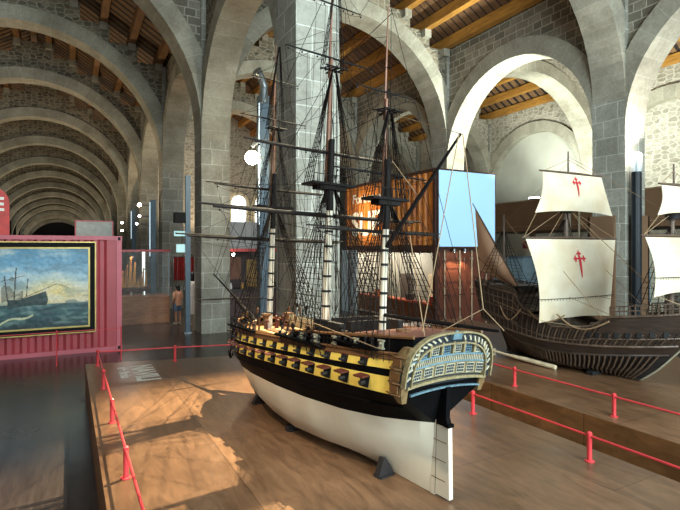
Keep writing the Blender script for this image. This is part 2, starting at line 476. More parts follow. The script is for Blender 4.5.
SL = 3.5; AFT = .15
HB = [(0,.395),(.06,.435),(.15,.47),(.3,.495),(.5,.5),(.68,.49),(.8,.455),(.88,.385),(.93,.305),(.965,.215),(.985,.14),(1,.02)]
BW = [(0,.016),(.04,.13),(.1,.28),(.2,.405),(.35,.475),(.5,.49),(.68,.47),(.8,.41),(.88,.32),(.94,.2),(.98,.085),(1,.016)]
B25 = [(0,.016),(.05,.05),(.1,.12),(.2,.26),(.35,.40),(.5,.435),(.68,.40),(.8,.31),(.88,.21),(.95,.08),(1,.016)]
B10 = [(0,.016),(.1,.04),(.2,.12),(.35,.26),(.5,.32),(.68,.27),(.8,.17),(.9,.07),(1,.016)]
def zl(k, t):
    lowb = .785-.13*t-.06*t*t; lowt = .912-.19*t-.03*t*t; upb = .968-.24*t; upt = 1.042-.27*t+.06*t*t
    wl = interp([(0,.53),(.5,.50),(.9,.485),(1,.485)], t); rail = upt+.04
    bul = interp([(0,.125),(.1,.12),(.44,.085),(.47,.012),(.76,.012),(.79,.06),(1,.075)], t)
    return [0, .1, .25, .38, wl, wl*.45+lowb*.55, lowb, lowt, upb, upt, rail, rail+bul][k]
def hbk(k, t):
    b = interp(HB, t)
    if k == 0: return .016
    if k == 1: return interp(B10, t)
    if k == 2: return interp(B25, t)
    if k == 3: return .45*interp(B25, t) + .55*interp(BW, t)
    if k == 4: return interp(BW, t)
    if k == 5:
        return min(b*1.0, interp(BW, t)*.45 + b*.57)
    return b*[1.0, .985, .965, .945, .93, .90][k-6]
def sy_(z, t):
    y0 = AFT + interp([(0,0),(.55,0),(.8,-.06),(1.2,-.11)], z)
    y1 = interp([(0,3.12),(.1,3.27),(.25,3.38),(.5,3.47),(.7,3.5),(1.2,3.5)], z)
    return y0 + t*(y1-y0)
def hull_pt(t, z, side=-1, off=0):
    """point on the ship's side at fraction t and height z; side -1 is port"""
    ks = range(12); zz = [zl(k, t) for k in ks]
    for k in range(11):
        if zz[k] <= z <= zz[k+1] or k == 10:
            f = min(1, max(0, (z-zz[k])/max(zz[k+1]-zz[k], 1e-6)))
            b = hbk(k, t) + (hbk(k+1, t)-hbk(k, t))*f
            return V((side*(b+off), sy_(z, t), z))
TS = [i/44 for i in range(45)]; TS = sorted(set(TS + [.01,.03,.975,.985,.993,.965]))
ship = thing('ship_of_the_line_model', 'three-masted wooden warship model with yellow gun bands and white bottom', 'ship model', (2.45, 2.86, PZ+.003))
ship.rotation_euler = (0, R(2.0), R(6.5))
def off_y(p, z, t): return p
mb = MB(); nk = 12
vs = []
for t in TS:
    for side in (-1, 1):
        for k in range(nk):
            z = zl(k, t); vs.append((side*hbk(k, t), sy_(z, t), z))
fs, ms = [], []
mat_k = [0,0,0,0,1,1,2,1,2,3,1]
row = 2*nk
for i in range(len(TS)-1):
    for s2 in (0, 1):
        for k in range(nk-1):
            a = i*row + s2*nk + k; q = (a, a+row, a+row+1, a+1)
            fs.append(q if s2 else q[::-1]); ms.append(mat_k[k])
    a = i*row; fs.append((a, a+nk, a+nk+row, a+row)); ms.append(0)
for k in range(nk-1):
    fs.append((k, nk+k, nk+k+1, k+1)); ms.append(0 if k < 4 else 1)
mb.v = [tuple(v) for v in vs]; mb.f = [list(f) for f in fs]; mb.m = ms; mb.uv = [None]*len(fs)
hull = mb.build('hull', [M_WHITE, M_BLACK, M_YEL, M_RAIL], ship, True, 40)
# decks
mb = MB()
def deck_strip(t0, t1, dz, n=16, m=0):
    for i in range(n):
        a, b = t0+(t1-t0)*i/n, t0+(t1-t0)*(i+1)/n
        za, zb = zl(10, a)+dz, zl(10, b)+dz
        wa, wb = hbk(10, a)*.985, hbk(10, b)*.985
        mb.add([(-wa, sy_(za, a), za), (wa, sy_(za, a), za), (wb, sy_(zb, b), zb), (-wb, sy_(zb, b), zb)], [(0,1,2,3)], m)
deck_strip(.45, 1.0, -.035); mb.build('main_deck', M_DECK, ship)
mb = MB(); deck_strip(.22, .46, .06); mb.build('quarter_deck', M_DECK, ship)
mb = MB(); deck_strip(0, .22, .115)
for t0, dz0, dz1 in ((.46, -.035, .06), (.22, .06, .115)):
    z0, z1 = zl(10, t0)+dz0, zl(10, t0)+dz1; w2 = hbk(10, t0)*.98
    MB().add([(-w2, sy_(z0, t0), z0), (w2, sy_(z0, t0), z0), (w2, sy_(z0, t0), z1), (-w2, sy_(z0, t0), z1)], [(0,1,2,3)]).build('deck_bulkhead', M_POOP, ship)
mb.build('poop_deck', M_POOP, ship)
# cap rails and wales
for side in (-1, 1):
    for (k, rr, mm, nm, t0, t1) in ((11, .014, M_RAIL, 'cap_rail', 0, .985), (10, .012, M_RAIL, 'sheer_rail', 0, .985), (9, .007, M_RAIL, 'moulding', 0, .98), (5, .010, M_BLACK, 'wale', .03, .985)):
        pts = []
        for i in range(61):
            t = t0+(t1-t0)*i/60; z = zl(k, t); pts.append((side*(hbk(k, t)+.003), sy_(z, t), z))
        MB().path(pts, rr, 6).build(nm, mm, ship, True)
# gun ports on the port side: frame, lid, barrel
def gun_port(t, z, hw, hh, lid):
    p = hull_pt(t, z); q = hull_pt(min(t+.012, .995), z); u = (q-p).normalized()
    up = (hull_pt(t, z+.03)-hull_pt(t, z-.03)).normalized(); n = up.cross(u).normalized()
    if n.x > 0: n = -n
    o = MB().obox(p + n*.002, u*hw, up*hh, n*.004).build('gun_port', M_DARK, ship)
    d = (n + V((0,0,-.05))).normalized()
    g = MB(); g.path([p - d*.01 - up*hh*.25, p + d*.05 - up*hh*.25, p + d*.052 - up*hh*.25], [hh*.42, hh*.34, hh*.4], 8)
    g.build('gun_barrel', M_GUN, o, True)
    if lid:
        a = p + up*hh + n*.006; dd = (n*.95 - up*.12).normalized()
        MB().obox(a + dd*hh*.85, u*hw*1.05, dd*hh*.8, dd.cross(u).normalized()*.007).build('port_lid', M_LID, o)
    else:
        MB().obox(p + up*(hh+.004) + n*.006, u*hw*1.15, up*.004, n*.006).build('port_sill', M_LID, o)
for k in range(13):
    t = (.34 + .24*k + .05)/SL
    gun_port(t, (zl(6, t)+zl(7, t))/2, .047, .047, True)
for k in range(13):
    t = (.39 + .235*k + .05)/SL
    gun_port(t, (zl(8, t)+zl(9, t))/2-.004, .04, .03, False)
# carved figures on the black bulwark
for k, s in enumerate((.28, .56, .84, 1.12, 1.36)):
    t = s/SL; z = (zl(10, t)+zl(11, t))/2; p = hull_pt(t, z); 
    m = MB()
    u = V((0,1,0)); up = V((0,0,1)); n = V((-1,0,0))
    m.obox(p+n*.01, u*.022, up*.034, n*.008); m.obox(p+n*.013+up*.028, u*.03, up*.006, n*.01)
    m.sphere(p+n*.018+up*.008, .013, 8); m.obox(p+n*.013-up*.03, u*.03, up*.006, n*.01)
    m.build('carved_figure', M_PALE, ship)

# ---------------- stern: transom frame in plane (x, z), raked
def st(x, z, d=0):
    return V((x, interp([(.55,0),(.8,-.07),(1.35,-.16)], z) - d, z))
def stq(mb, x0, x1, z0, z1, d0, d1, m=0):
    vs = [st(x0,z0,d0), st(x1,z0,d0), st(x1,z1,d0), st(x0,z1,d0), st(x0,z0,d1), st(x1,z0,d1), st(x1,z1,d1), st(x0,z1,d1)]
    mb.add(vs, [(0,1,2,3),(7,6,5,4),(0,4,5,1),(1,5,6,2),(2,6,7,3),(3,7,4,0)], m)
cam_ = lambda x: .035*(1-(x/.42)**2)      # camber
ARC = [(.425*math.copysign(abs(cos(t))**.72, cos(t)), .87 + .345*max(sin(t),0)**.62) for t in [pi*i/28 for i in range(29)]]
mb = MB()
mb.prism([(-.41,.85),(.41,.85)] + ARC, (0,AFT-.075,0), (1,0,0), (0,-.16,1), (0,.05,0))
# rake is folded into the prism: z axis leans aft
tr = mb.build('transom', M_NAVY, ship); 
for v in tr.data.vertices: v.co.y += .16*.8
def tq(x, z, d): return V((x, AFT -.075 - .16*(z-.8) - d, z))
def tbox(mb, x, z, hx, hz, d0, d1, m=0, c=True):
    dz = cam_(x) if c else 0
    vs = [tq(x+a*hx, z+dz+b*hz, d) for d in (d0, d1) for a, b in ((-1,-1),(1,-1),(1,1),(-1,1))]
    mb.add(vs, [(0,1,2,3),(7,6,5,4),(0,4,5,1),(1,5,6,2),(2,6,7,3),(3,7,4,0)], m)
def tband(z, hz, d, mat, name, xw=.40, n=20):
    mb = MB()
    for i in range(n):
        a, b = -xw+2*xw*i/n, -xw+2*xw*(i+1)/n
        vs = [tq(x, z+cam_(x)+s2*hz, dd) for dd in (0, d) for x, s2 in ((a,-1),(b,-1),(b,1),(a,1))]
        mb.add(vs, [(0,1,2,3),(7,6,5,4),(0,4,5,1),(1,5,6,2),(2,6,7,3),(3,7,4,0)])
    return mb.build(name, mat, ship)
tband(.852, .010, .03, M_GOLD, 'lower_moulding', .41)
tband(.785, .006, .022, M_CYAN, 'counter_moulding', .36)
tband(.925, .048, .008, M_GOLD, 'gallery_panel', .40)
tband(.978, .006, .024, M_CYAN, 'gallery_sill', .405)
tband(1.033, .006, .028, M_CYAN, 'gallery_rail', .405)
tband(1.085, .045, .006, M_NAVY, 'upper_panel', .385)
for i in range(7):
    x = -.33 + .11*i
    m = MB(); tbox(m, x, .925, .041, .037, .008, .02); w_ = m.build('stern_window', M_PALE, ship)
    m = MB()
    for a in range(4):
        for b in range(3): tbox(m, x-.0285+.019*a, .925-.022+.022*b, .0072, .0085, .019, .022)
    m.build('window_panes', M_PANE, w_)
for i in range(6):
    x = -.29 + .116*i
    m = MB(); tbox(m, x, 1.083, .034, .04, .006, .018); w_ = m.build('stern_window', M_PALE if i % 2 else M_CYAN, ship)
    m = MB()
    for a in range(3):
        for b in range(4): tbox(m, x-.02+.02*a, 1.083-.026+.0175*b, .0075, .007, .017, .02)
    m.build('window_panes', M_PANE, w_)
for i in range(7):
    m = MB(); tbox(m, -.348+.116*i, 1.085, .008, .045, .006, .03); m.build('carved_pilaster', M_GOLD, ship)
for i in range(40):
    x = -.39 + .02*i
    m = MB(); tbox(m, x, 1.005, .0045, .022, .012, .022); m.build('baluster', M_PALE, ship)
# carved arch with medallions
arc2 = lambda t, k: (k*.45*math.copysign(abs(cos(t))**.72, cos(t)), .862 + (1-(1-k)*1.5)*.37*max(sin(t), 0)**.62)
ths = [pi*i/40 for i in range(41)]
for k0, k1, d0, d1 in ((.845, .865, .0, .04), (.985, 1.01, .0, .045)):
    m = MB()
    for i in range(40):
        pts = [arc2(ths[i], k0), arc2(ths[i+1], k0), arc2(ths[i+1], k1), arc2(ths[i], k1)]
        vs = [tq(x, z, d) for d in (d0, d1) for x, z in pts]
        m.add(vs, [(0,1,2,3),(7,6,5,4),(0,4,5,1),(1,5,6,2),(2,6,7,3),(3,7,4,0)])
    m.build('taffrail_moulding', M_GOLD, ship)
m = MB()
for i in range(40):
    pts = [arc2(ths[i], .86), arc2(ths[i+1], .86), arc2(ths[i+1], 1), arc2(ths[i], 1)]
    vs = [tq(x, z, d) for d in (-.02, .02) for x, z in pts]
    m.add(vs, [(0,1,2,3),(7,6,5,4),(0,4,5,1),(1,5,6,2),(2,6,7,3),(3,7,4,0)])
m.build('taffrail', M_NAVY, ship)
for i in range(23):
    t = pi*(i+.5)/23
    if abs(t-pi/2) < .12: continue
    x, z = arc2(t, .925); m = MB()
    dx, dz = cos(t+.7), sin(t+.7)
    vs = [tq(x+a*dx*.02-b*dz*.007, z+a*dz*.02+b*dx*.007, d) for d in (.02, .034) for a, b in ((-1,-1),(1,-1),(1,1),(-1,1))]
    m.add(vs, [(0,1,2,3),(7,6,5,4),(0,4,5,1),(1,5,6,2),(2,6,7,3),(3,7,4,0)])
    m.build('carved_scroll', M_PALE, ship)
m = MB(); tbox(m, 0, 1.205, .045, .022, .02, .05, 0, False); m.sphere(tq(0, 1.235, .03), .016, 8); m.sphere(tq(-.035, 1.22, .03), .015, 8); m.sphere(tq(.035, 1.22, .03), .015, 8)
m.build('crest', M_CYAN, ship)
# quarter galleries
M_QG = paint('quarter_gallery_brown', rgb(122,98,62), .5, scale=25, var=.25)
for side in (-1, 1):
    m = MB()
    prof = [(.74,.015,.05),(.80,.04,.12),(.88,.05,.15),(.98,.05,.15),(1.07,.035,.12),(1.14,.01,.07)]
    rings = []
    for z, o, ln in prof:
        y = AFT-.075-.16*(z-.8)
        b = .405
        rings.append([(side*(b-.03), y, z), (side*(b+o*.75), y-.0, z), (side*(b+o), y+ln*.5, z), (side*(b+o*.6), y+ln, z), (side*(b-.03), y+ln, z)])
    vs = [p for r_ in rings for p in r_]; fs = []
    for i in range(len(rings)-1):
        for k in range(5): fs.append((i*5+k, i*5+(k+1) % 5, (i+1)*5+(k+1) % 5, (i+1)*5+k))
    m.add(vs, fs + [(4,3,2,1,0), tuple(range(25,30))])
    qg = m.build('quarter_gallery', M_QG, ship)
    for zz in (.80, .88, .98, 1.07):
        MB().path([(side*(.405+.04), AFT-.07-.16*(zz-.8), zz), (side*(.405+.055), AFT+.0-.16*(zz-.8), zz), (side*(.405+.03), AFT+.08-.16*(zz-.8), zz)], .007, 5).build('gallery_moulding', M_RAIL, qg)
    for zz in (.84, .93, 1.03):
        MB().obox((side*(.405+.05), AFT-.01-.16*(zz-.8), zz), (.004,0,0), (0,.04,0), (0,0,.026)).build('gallery_light', M_RAIL, qg)
# stern post and rudder
m = MB(); m.box(-.02, .02, AFT-.012, AFT+.03, 0, .56); m.build('sternpost', M_WHITE, ship)
m = MB(); m.box(-.018, .018, AFT-.02, AFT-.012, .02, .5); m.build('rudder_gap', M_DARK, ship)
m = MB(); m.prism([(-.02,.015),(-.16,.015),(-.135,.53),(-.02,.53)], (-.02,AFT,0), (0,1,0), (0,0,1), (.04,0,0)); rd = m.build('rudder', M_WHITE, ship)
m = MB(); m.prism([(-.015,.53),(-.135,.53),(-.11,.6),(-.115,.82),(-.03,.82)], (-.022,AFT,0), (0,1,0), (0,0,1), (.044,0,0)); m.box(-.03,.03,AFT-.145,AFT-.1,.53,.555); m.build('rudder_head', M_BLACK, rd)
for z in (.13, .27, .41): MB().box(-.0215, .0215, AFT-.12, AFT+.02, z, z+.005).build('rudder_strap', M_RAIL, rd)
# stem knee and beakhead
m = MB(); m.prism([(3.1,0),(3.25,.02),(3.4,.16),(3.52,.45),(3.66,.66),(3.74,.80),(3.70,.86),(3.55,.78),(3.46,.6),(3.40,.35)], (-.016,0,0), (0,1,0), (0,0,1), (.032,0,0))
m.build('stem_knee', M_BLACK, ship)
for side in (-1, 1):
    for dz, r_ in ((0,.012),(.07,.012),(.14,.012)):
        pts = [(side*(.2-.19*f), 3.36+.36*f, .68+dz + .16*f*f) for f in [i/8 for i in range(9)]]
        MB().path(pts, r_, 6).build('head_rail', M_YEL if dz < .1 else M_RAIL, ship, True)
m = MB(); m.sphere((0, 3.74, .88), .035, 10, 0, (.7,.8,1.6)); m.sphere((0, 3.755, .955), .02, 8); m.build('figurehead', M_GOLD, ship, True)
# anchor hanging at the port bow
m = MB(); m.path([(-.33,3.28,.86),(-.34,3.3,.5)], .008, 6); m.path([(-.34,3.22,.56),(-.345,3.26,.5),(-.34,3.3,.485),(-.335,3.34,.5),(-.33,3.38,.56)], .009, 6); m.path([(-.40,3.28,.83),(-.27,3.28,.83)], .011, 6)
m.build('anchor', M_BLACK, ship)

# ---------------- masts
MAIN = dict(y=1.718, z=[1.0, 2.476, 2.95, 3.67, 4.0, 4.8])
FORE = dict(y=2.952, z=[.95, 2.33, 2.75, 3.30, 3.6, 4.35])
MIZ = dict(y=.821, z=[1.1, 2.26, 2.62, 3.04, 3.3, 4.0])
RK = lambda z: -.012*(z-1)          # rake aft
def mast(Mx, r, bands, y):
    z = Mx['z']
    o = MB().path([(0, y+RK(a), a) for a in (z[0]-.35, z[1]-.25)], [r, r*.85], 12).build('lower_mast', M_MASTW, ship, True)
    for i in range(bands):
        zz = z[0]+.1 + (z[1]-.42-z[0])*i/(bands-1)
        MB().lathe((0, y+RK(zz), zz), [(r*1.08,0),(r*1.08,.022)], 12).build('mast_band', M_DARK, o)
    MB().path([(0, y+RK(a), a) for a in (z[1]-.25, z[2])], [r*.86, r*.72], 12).build('masthead', M_SPAR, ship, True)
    MB().path([(0, y+RK(a)+r*1.55, a) for a in (z[1]-.08, z[3]+.12)], [r*.7, r*.45], 10).build('topmast', M_MASTB, ship, True)
    MB().path([(0, y+RK(a)+r*2.2, a) for a in (z[3]-.06, z[5])], [r*.42, r*.15], 8).build('topgallant_mast', M_MASTB, ship, True)
    m = MB(); zt = z[1]; w2 = .25*r/.04; d2 = .15*r/.04
    m.prism([(-w2,-d2*.6),(w2,-d2*.6),(w2*.95,d2),(-w2*.95,d2)], (0, y+RK(zt), zt), (1,0,0), (0,1,0), (0,0,.022))
    m.prism([(-w2*.6,-d2*.4),(w2*.6,-d2*.4),(w2*.6,d2*.6),(-w2*.6,d2*.6)], (0, y+RK(zt), zt-.04), (1,0,0), (0,1,0), (0,0,.04))
    tp = m.build('mast_top', M_SPAR, ship)
    m = MB()
    for i in range(9):
        x = -w2*.95+w2*1.9*i/8
        m.tube((x, y-d2*.55+RK(zt), zt+.02), (x, y-d2*.55+RK(zt), zt+.1), .004, n=4)
    m.tube((-w2*.95, y-d2*.55+RK(zt), zt+.1), (w2*.95, y-d2*.55+RK(zt), zt+.1), .005, n=4)
    m.build('top_railing', M_SPAR, tp)
    m = MB(); zc = z[3]
    for dy in (-.05, .05): m.tube((-.13*r/.04, y+dy+RK(zc), zc), (.13*r/.04, y+dy+RK(zc), zc), .009, n=5)
    m.tube((0, y-.1, zc), (0, y+.12, zc), .01, n=5)
    for dx in (-.08, -.03, .03, .08): m.tube((dx, y-.08, zc), (dx*1.1, y+.1, zc+.02), .007, n=4)
    m.build('crosstrees', M_SPAR, ship)
mast(MAIN, .042, 8, MAIN['y']); mast(FORE, .038, 7, FORE['y']); mast(MIZ, .032, 7, MIZ['y'])

LINES = []
def rope(p, q, r=.0026): LINES.append((p, q, r))
def yard(Mx, z, hl, r, foot=True):
    y = Mx['y'] + RK(z) + .06
    n = [(-hl, y, z), (-hl*.5, y, z), (0, y, z), (hl*.5, y, z), (hl, y, z)]
    o = MB().path(n, [r*.45, r*.85, r, r*.85, r*.45], 8).build('yard', M_SPAR, ship, True)
    if r > .014:
        for s2 in (-1, 1):
            MB().tube((s2*hl*.5, y+.03, z+.02), (s2*hl*1.12, y+.03, z+.02), r*.4, n=6).build('stunsail_boom', M_SPAR, o)
    for s2 in (-1, 1):
        for f in (.33, .66, .95): MB().sphere((s2*hl*f, y-.01, z-.03), .011, 6).build('block', M_DARK, o)
    for s2 in (-1, 1):      # lifts and foot ropes
        rope((s2*hl*.97, y, z), (0, y-.03, z+hl*.42+.08), .0022)
        if foot:
            pts = [(s2*hl*f, y-.01, z-.02-.09*sin(pi*f)*hl) for f in (0, .2, .4, .6, .8, .97)]
            for a, b in zip(pts[:-1], pts[1:]): rope(a, b, .0022)
YARDS = [(MAIN, 2.18, 1.2, .024), (MAIN, 2.82, .82, .018), (MAIN, 3.80, .54, .012), (MAIN, 4.35, .36, .009),
         (FORE, 1.95, 1.02, .023), (FORE, 2.56, .73, .017), (FORE, 3.42, .45, .011), (FORE, 3.9, .32, .008),
         (MIZ, 1.99, .67, .016), (MIZ, 2.5, .52, .013), (MIZ, 3.22, .34, .009)]
for a in YARDS: yard(*a)
# bowsprit, jib boom, spritsail yard
m = MB(); m.path([(0,3.3,.9),(0,3.95,1.13)], [.034,.026], 10); m.build('bowsprit', M_SPAR, ship, True)
m = MB(); m.path([(0,3.8,1.1),(0,4.85,1.45)], [.018,.009], 8); m.build('jib_boom', M_SPAR, ship, True)
m = MB(); m.path([(-.55,4.0,1.14),(0,4.02,1.15),(.55,4.0,1.14)], [.007,.014,.007], 8); m.build('spritsail_yard', M_SPAR, ship, True)
m = MB(); m.path([(0,3.98,1.12),(0,4.0,.82)], .009, 6); m.build('dolphin_striker', M_SPAR, ship, True)
# gaff and boom on the mizzen
m = MB(); m.path([(0,.79,1.86),(0,.42,2.24),(0,-.02,2.69)], [.02,.018,.009], 8); m.build('gaff', M_SPAR, ship, True)
m = MB(); m.path([(0,.79,1.27),(0,.2,1.28),(0,-.4,1.29)], [.017,.017,.010], 8); m.build('spanker_boom', M_SPAR, ship, True)

# shrouds with ratlines
def shrouds(name, Mx, ys, b, zc, zt, bt, n, dz, r=.0044, chain=None, rr=.0028):
    for side in (-1, 1):
        m = MB(); legs = []
        for i in range(n):
            y = ys[0] + (ys[1]-ys[0])*i/(n-1)
            legs.append((V((side*b, y, zc)), V((side*bt, Mx['y']+RK(zt)+.02*(i/(n-1)-.5), zt))))
        for p, q in legs: m.tube(p, q, r, n=4, cap=False)
        z = zc+dz
        while z < zt-.05:
            f = (z-zc)/(zt-zc)
            for i in range(n-1):
                m.tube(legs[i][0].lerp(legs[i][1], f), legs[i+1][0].lerp(legs[i+1][1], f), rr, n=3, cap=False)
            z += dz
        o = m.build(name, M_ROPE, ship)
        if chain:
            m = MB(); m.obox((side*(b+.0), (ys[0]+ys[1])/2, zc), (.035,0,0), (0,abs(ys[1]-ys[0])/2+.05,0), (0,0,.009)); m.build('channel', M_BLACK, ship)
            for p, q in legs:
                d = (q-p).normalized(); m = MB(); m.sphere(p+V((0,0,.025)), .015, 8); m.sphere(p+d*.075, .015, 8); m.tube(p, p+d*.09, .005, n=4)
                m.tube(p, (p.x-side*.03, p.y, p.z-.1), .004, n=4)
                m.build('deadeye', M_DARK, o)
shrouds('lower_shrouds', MAIN, (1.05, 1.75), .50, 1.0, 2.47, .04, 7, .05, chain=True)
shrouds('lower_shrouds', FORE, (2.40, 2.98), .47, .94, 2.32, .04, 7, .05, chain=True)
shrouds('lower_shrouds', MIZ, (.40, .82), .45, 1.08, 2.25, .03, 6, .05, chain=True)
shrouds('topmast_shrouds', MAIN, (1.64, 1.80), .25, 2.5, 3.66, .02, 5, .05)
shrouds('topmast_shrouds', FORE, (2.88, 3.03), .22, 2.35, 3.29, .02, 4, .05)
shrouds('topmast_shrouds', MIZ, (.76, .88), .18, 2.28, 3.03, .02, 4, .05)
shrouds('topgallant_shrouds', MAIN, (1.69, 1.76), .12, 3.69, 4.7, .006, 3, .07)
shrouds('topgallant_shrouds', FORE, (2.92, 2.99), .11, 3.32, 4.3, .006, 3, .07)
# stays, backstays, braces
def mp(Mx, i, dz=0): z = Mx['z'][i]+dz; return (0, Mx['y']+RK(z)+.03, z)
for a, b in ((mp(MAIN,1), (0, 3.1, 1.02)), (mp(MAIN,2), mp(FORE,1)), (mp(MAIN,3), mp(FORE,2)), (mp(MAIN,5,-.1), mp(FORE,4)),
             (mp(FORE,1), (0,3.9,1.1)), (mp(FORE,2), (0,4.0,1.13)), (mp(FORE,3), (0,4.4,1.3)), (mp(FORE,4), (0,4.75,1.42)), (mp(FORE,5,-.1), (0,4.84,1.45)),
             (mp(MIZ,1), (0,1.6,1.15)), (mp(MIZ,2), mp(MAIN,1)), (mp(MIZ,3), mp(MAIN,2)), (mp(MIZ,5,-.1), mp(MAIN,3))):
    rope(a, b, .0034)
for Mx, ya in ((MAIN, .95), (FORE, 2.3), (MIZ, .3)):
    for side in (-1, 1):
        for i, dy in ((3, 0), (3, .06), (4, -.08), (5, -.14)):
            rope(mp(Mx, i, -.05), (side*.48, ya+dy, 1.02), .0026)
for (Mx, z, hl, r) in YARDS:
    y = Mx['y']+.06
    for side in (-1, 1):
        if Mx is MAIN: rope((side*hl*.98, y, z), (0, MIZ['y']+.03, z-.35*hl+.1), .0026)
        elif Mx is FORE: rope((side*hl*.98, y, z), (0, MAIN['y']+.03, z-.3*hl+.15), .0026)
        else: rope((side*hl*.98, y, z), (side*.02, MAIN['y'], z-.1), .0024)
        rope((side*hl*.5, y, z), (side*.3, y-.1, 1.05), .0022)
        rope((side*hl*.2, y, z), (side*.12, y-.05, 1.05), .0022)
        if hl > .5: rope((side*hl*.96, y, z), (side*.46, y-.55, 1.06), .0024)
for Mx in (MAIN, FORE, MIZ):
    for k in range(22):
        z = random.uniform(Mx['z'][1]*.85, Mx['z'][4]); x = random.uniform(-.5, .5)*(1.1 if Mx is not MIZ else .6)
        rope((x*.25, Mx['y']+random.uniform(-.05,.1), z), (x, Mx['y']+random.uniform(-.55,.35), 1.04), random.choice((.0024,.003)))
for k in range(8):
    rope((random.uniform(-.02,.02), FORE['y']+.05, 1.3+.34*k), (random.uniform(-.3,.3), 3.25+.1*k, .98+.03*k), .003)
m = MB()
for p, q, r in LINES: m.tube(p, q, r, n=3, cap=False)
m.build('running_rigging', M_ROPE, ship)
m = MB()
for p, q in (((.02,-.02,2.69),(.05,-.22,1.42)), ((.05,-.22,1.42),(.05,-.4,1.29)), ((.05,-.22,1.42),(-.1,.03,1.24)), ((0,-.02,2.69),(0,.75,3.0)), ((0,.4,2.25),(0,.75,2.6)), ((-.02,-.02,2.69),(-.3,.02,1.25)),
             ((-.47,.3,1.1),(-.49,1.6,1.22)), ((0,.5,1.95),(-.2,.1,1.2))):
    m.tube(p, q, .0036, n=4, cap=False)
m.build('vang_rope', M_ROPEL, ship)
# hanging cordage coils in the lower rigging
for Mx in (MAIN, FORE, MIZ):
    for k in range(10):
        side = random.choice((-1, 1)); y = Mx['y'] + random.uniform(-.45, .2); x = side*random.uniform(.30, .42); z = 1.06+random.uniform(0, .1)
        MB().sphere((x, y, z), .024, 7, 0, (.6, 1, 1.5)).build('rope_coil', M_RAIL if k % 2 else M_ROPE, ship)
# deck furniture
m = MB(); m.box(-.3,.3,2.15,2.6,.905,.925); dk = m.build('deck_hatch', paint('hatch_wood', rgb(214,180,128), .5, scale=10), ship)
for x in (-.2, 0, .2): MB().box(x-.05,x+.05,2.2,2.55,.925,.935).build('grating', M_RAIL, dk)
m = MB(); m.box(-.22,.22,.98,1.02,1.10,1.2); m.box(-.22,.22,1.25,1.29,1.08,1.2); m.build('hammock_rack', M_SPAR, ship)
for side in (-1,1):
    m = MB(); m.box(side*.33-.03,side*.33+.03,.95,1.35,1.09,1.19); m.build('hammock_netting', M_DARK, ship)
for x, y in ((0,1.35),(0,.55),(.15,2.75),(-.15,2.75)):
    m = MB(); m.lathe((x,y,.98 if y>2 else 1.08), [(.05,0),(.03,.03),(.035,.06),(.06,.08),(.06,.1),(0.01,.1)], 10); m.build('capstan', M_RAIL, ship, True)
for k in range(16):
    x = random.uniform(-.36,.36); y = random.uniform(2.62,3.2); 
    if abs(x) > .42*(3.45-y)/.7: continue
    m = MB(); m.tube((x,y,.86),(x,y,1.0+random.uniform(0,.06)), .014, .01, 6); m.sphere((x,y,1.0),.022,6); m.build('belaying_post', M_LID if k % 2 else M_RAIL, ship)
mB = MB()
bo = [(0,-.02),(.06,.08),(.075,.25),(.06,.42),(0,.52)]
vs = []; 
for f, z in ((.55,0),(.9,.05),(1,.1)):
    for s2 in (1,):
        vs += [(f*x, 1.95+y, .99+z) for x, y in bo] + [(-f*x, 1.95+y, .99+z) for x, y in bo[::-1][1:-1]]
nb = len(vs)//3
mB.add(vs, [(i*nb+k, i*nb+(k+1) % nb, (i+1)*nb+(k+1) % nb, (i+1)*nb+k) for i in range(2) for k in range(nb)] + [tuple(range(nb))])
mB.build('ship_boat', M_PALE, ship)
# stern lantern posts and flag staff base
# chocks that carry the keel
CH = paint('chock_dark', rgb(38,34,34), .6)
for i, (s, lab) in enumerate(((.62, 'dark wedge-shaped chock under the stern run of the white-bottomed ship'), (1.95, 'dark chock under the middle of the white-bottomed hull'), (2.95, 'small dark chock under the bow of the white-bottomed ship'))):
    c = V((2.5 - .1132*s, 2.85 + .9936*s, PZ)) 
    pf = [[(-.25,0),(-.09,0),(-.10,.04),(-.165,.145),(-.195,.15)], [(-.34,0),(-.14,0),(-.14,.02),(-.30,.058),(-.33,.05)], [(-.25,0),(-.10,0),(-.11,.03),(-.17,.09),(-.2,.09)]][i]
    m = MB(); m.prism(pf, (0,-.03,.001), (1,0,0), (0,0,1), (0,.06,0)); m.box(pf[0][0]+.01,pf[1][0]-.005,-.05,.05,.001,.015)
    o = m.build('keel_chock', CH); o.location = c; o.rotation_euler = (0,0,R(6.5)); tag(o, lab, 'chock', 'chocks carrying the warship model')
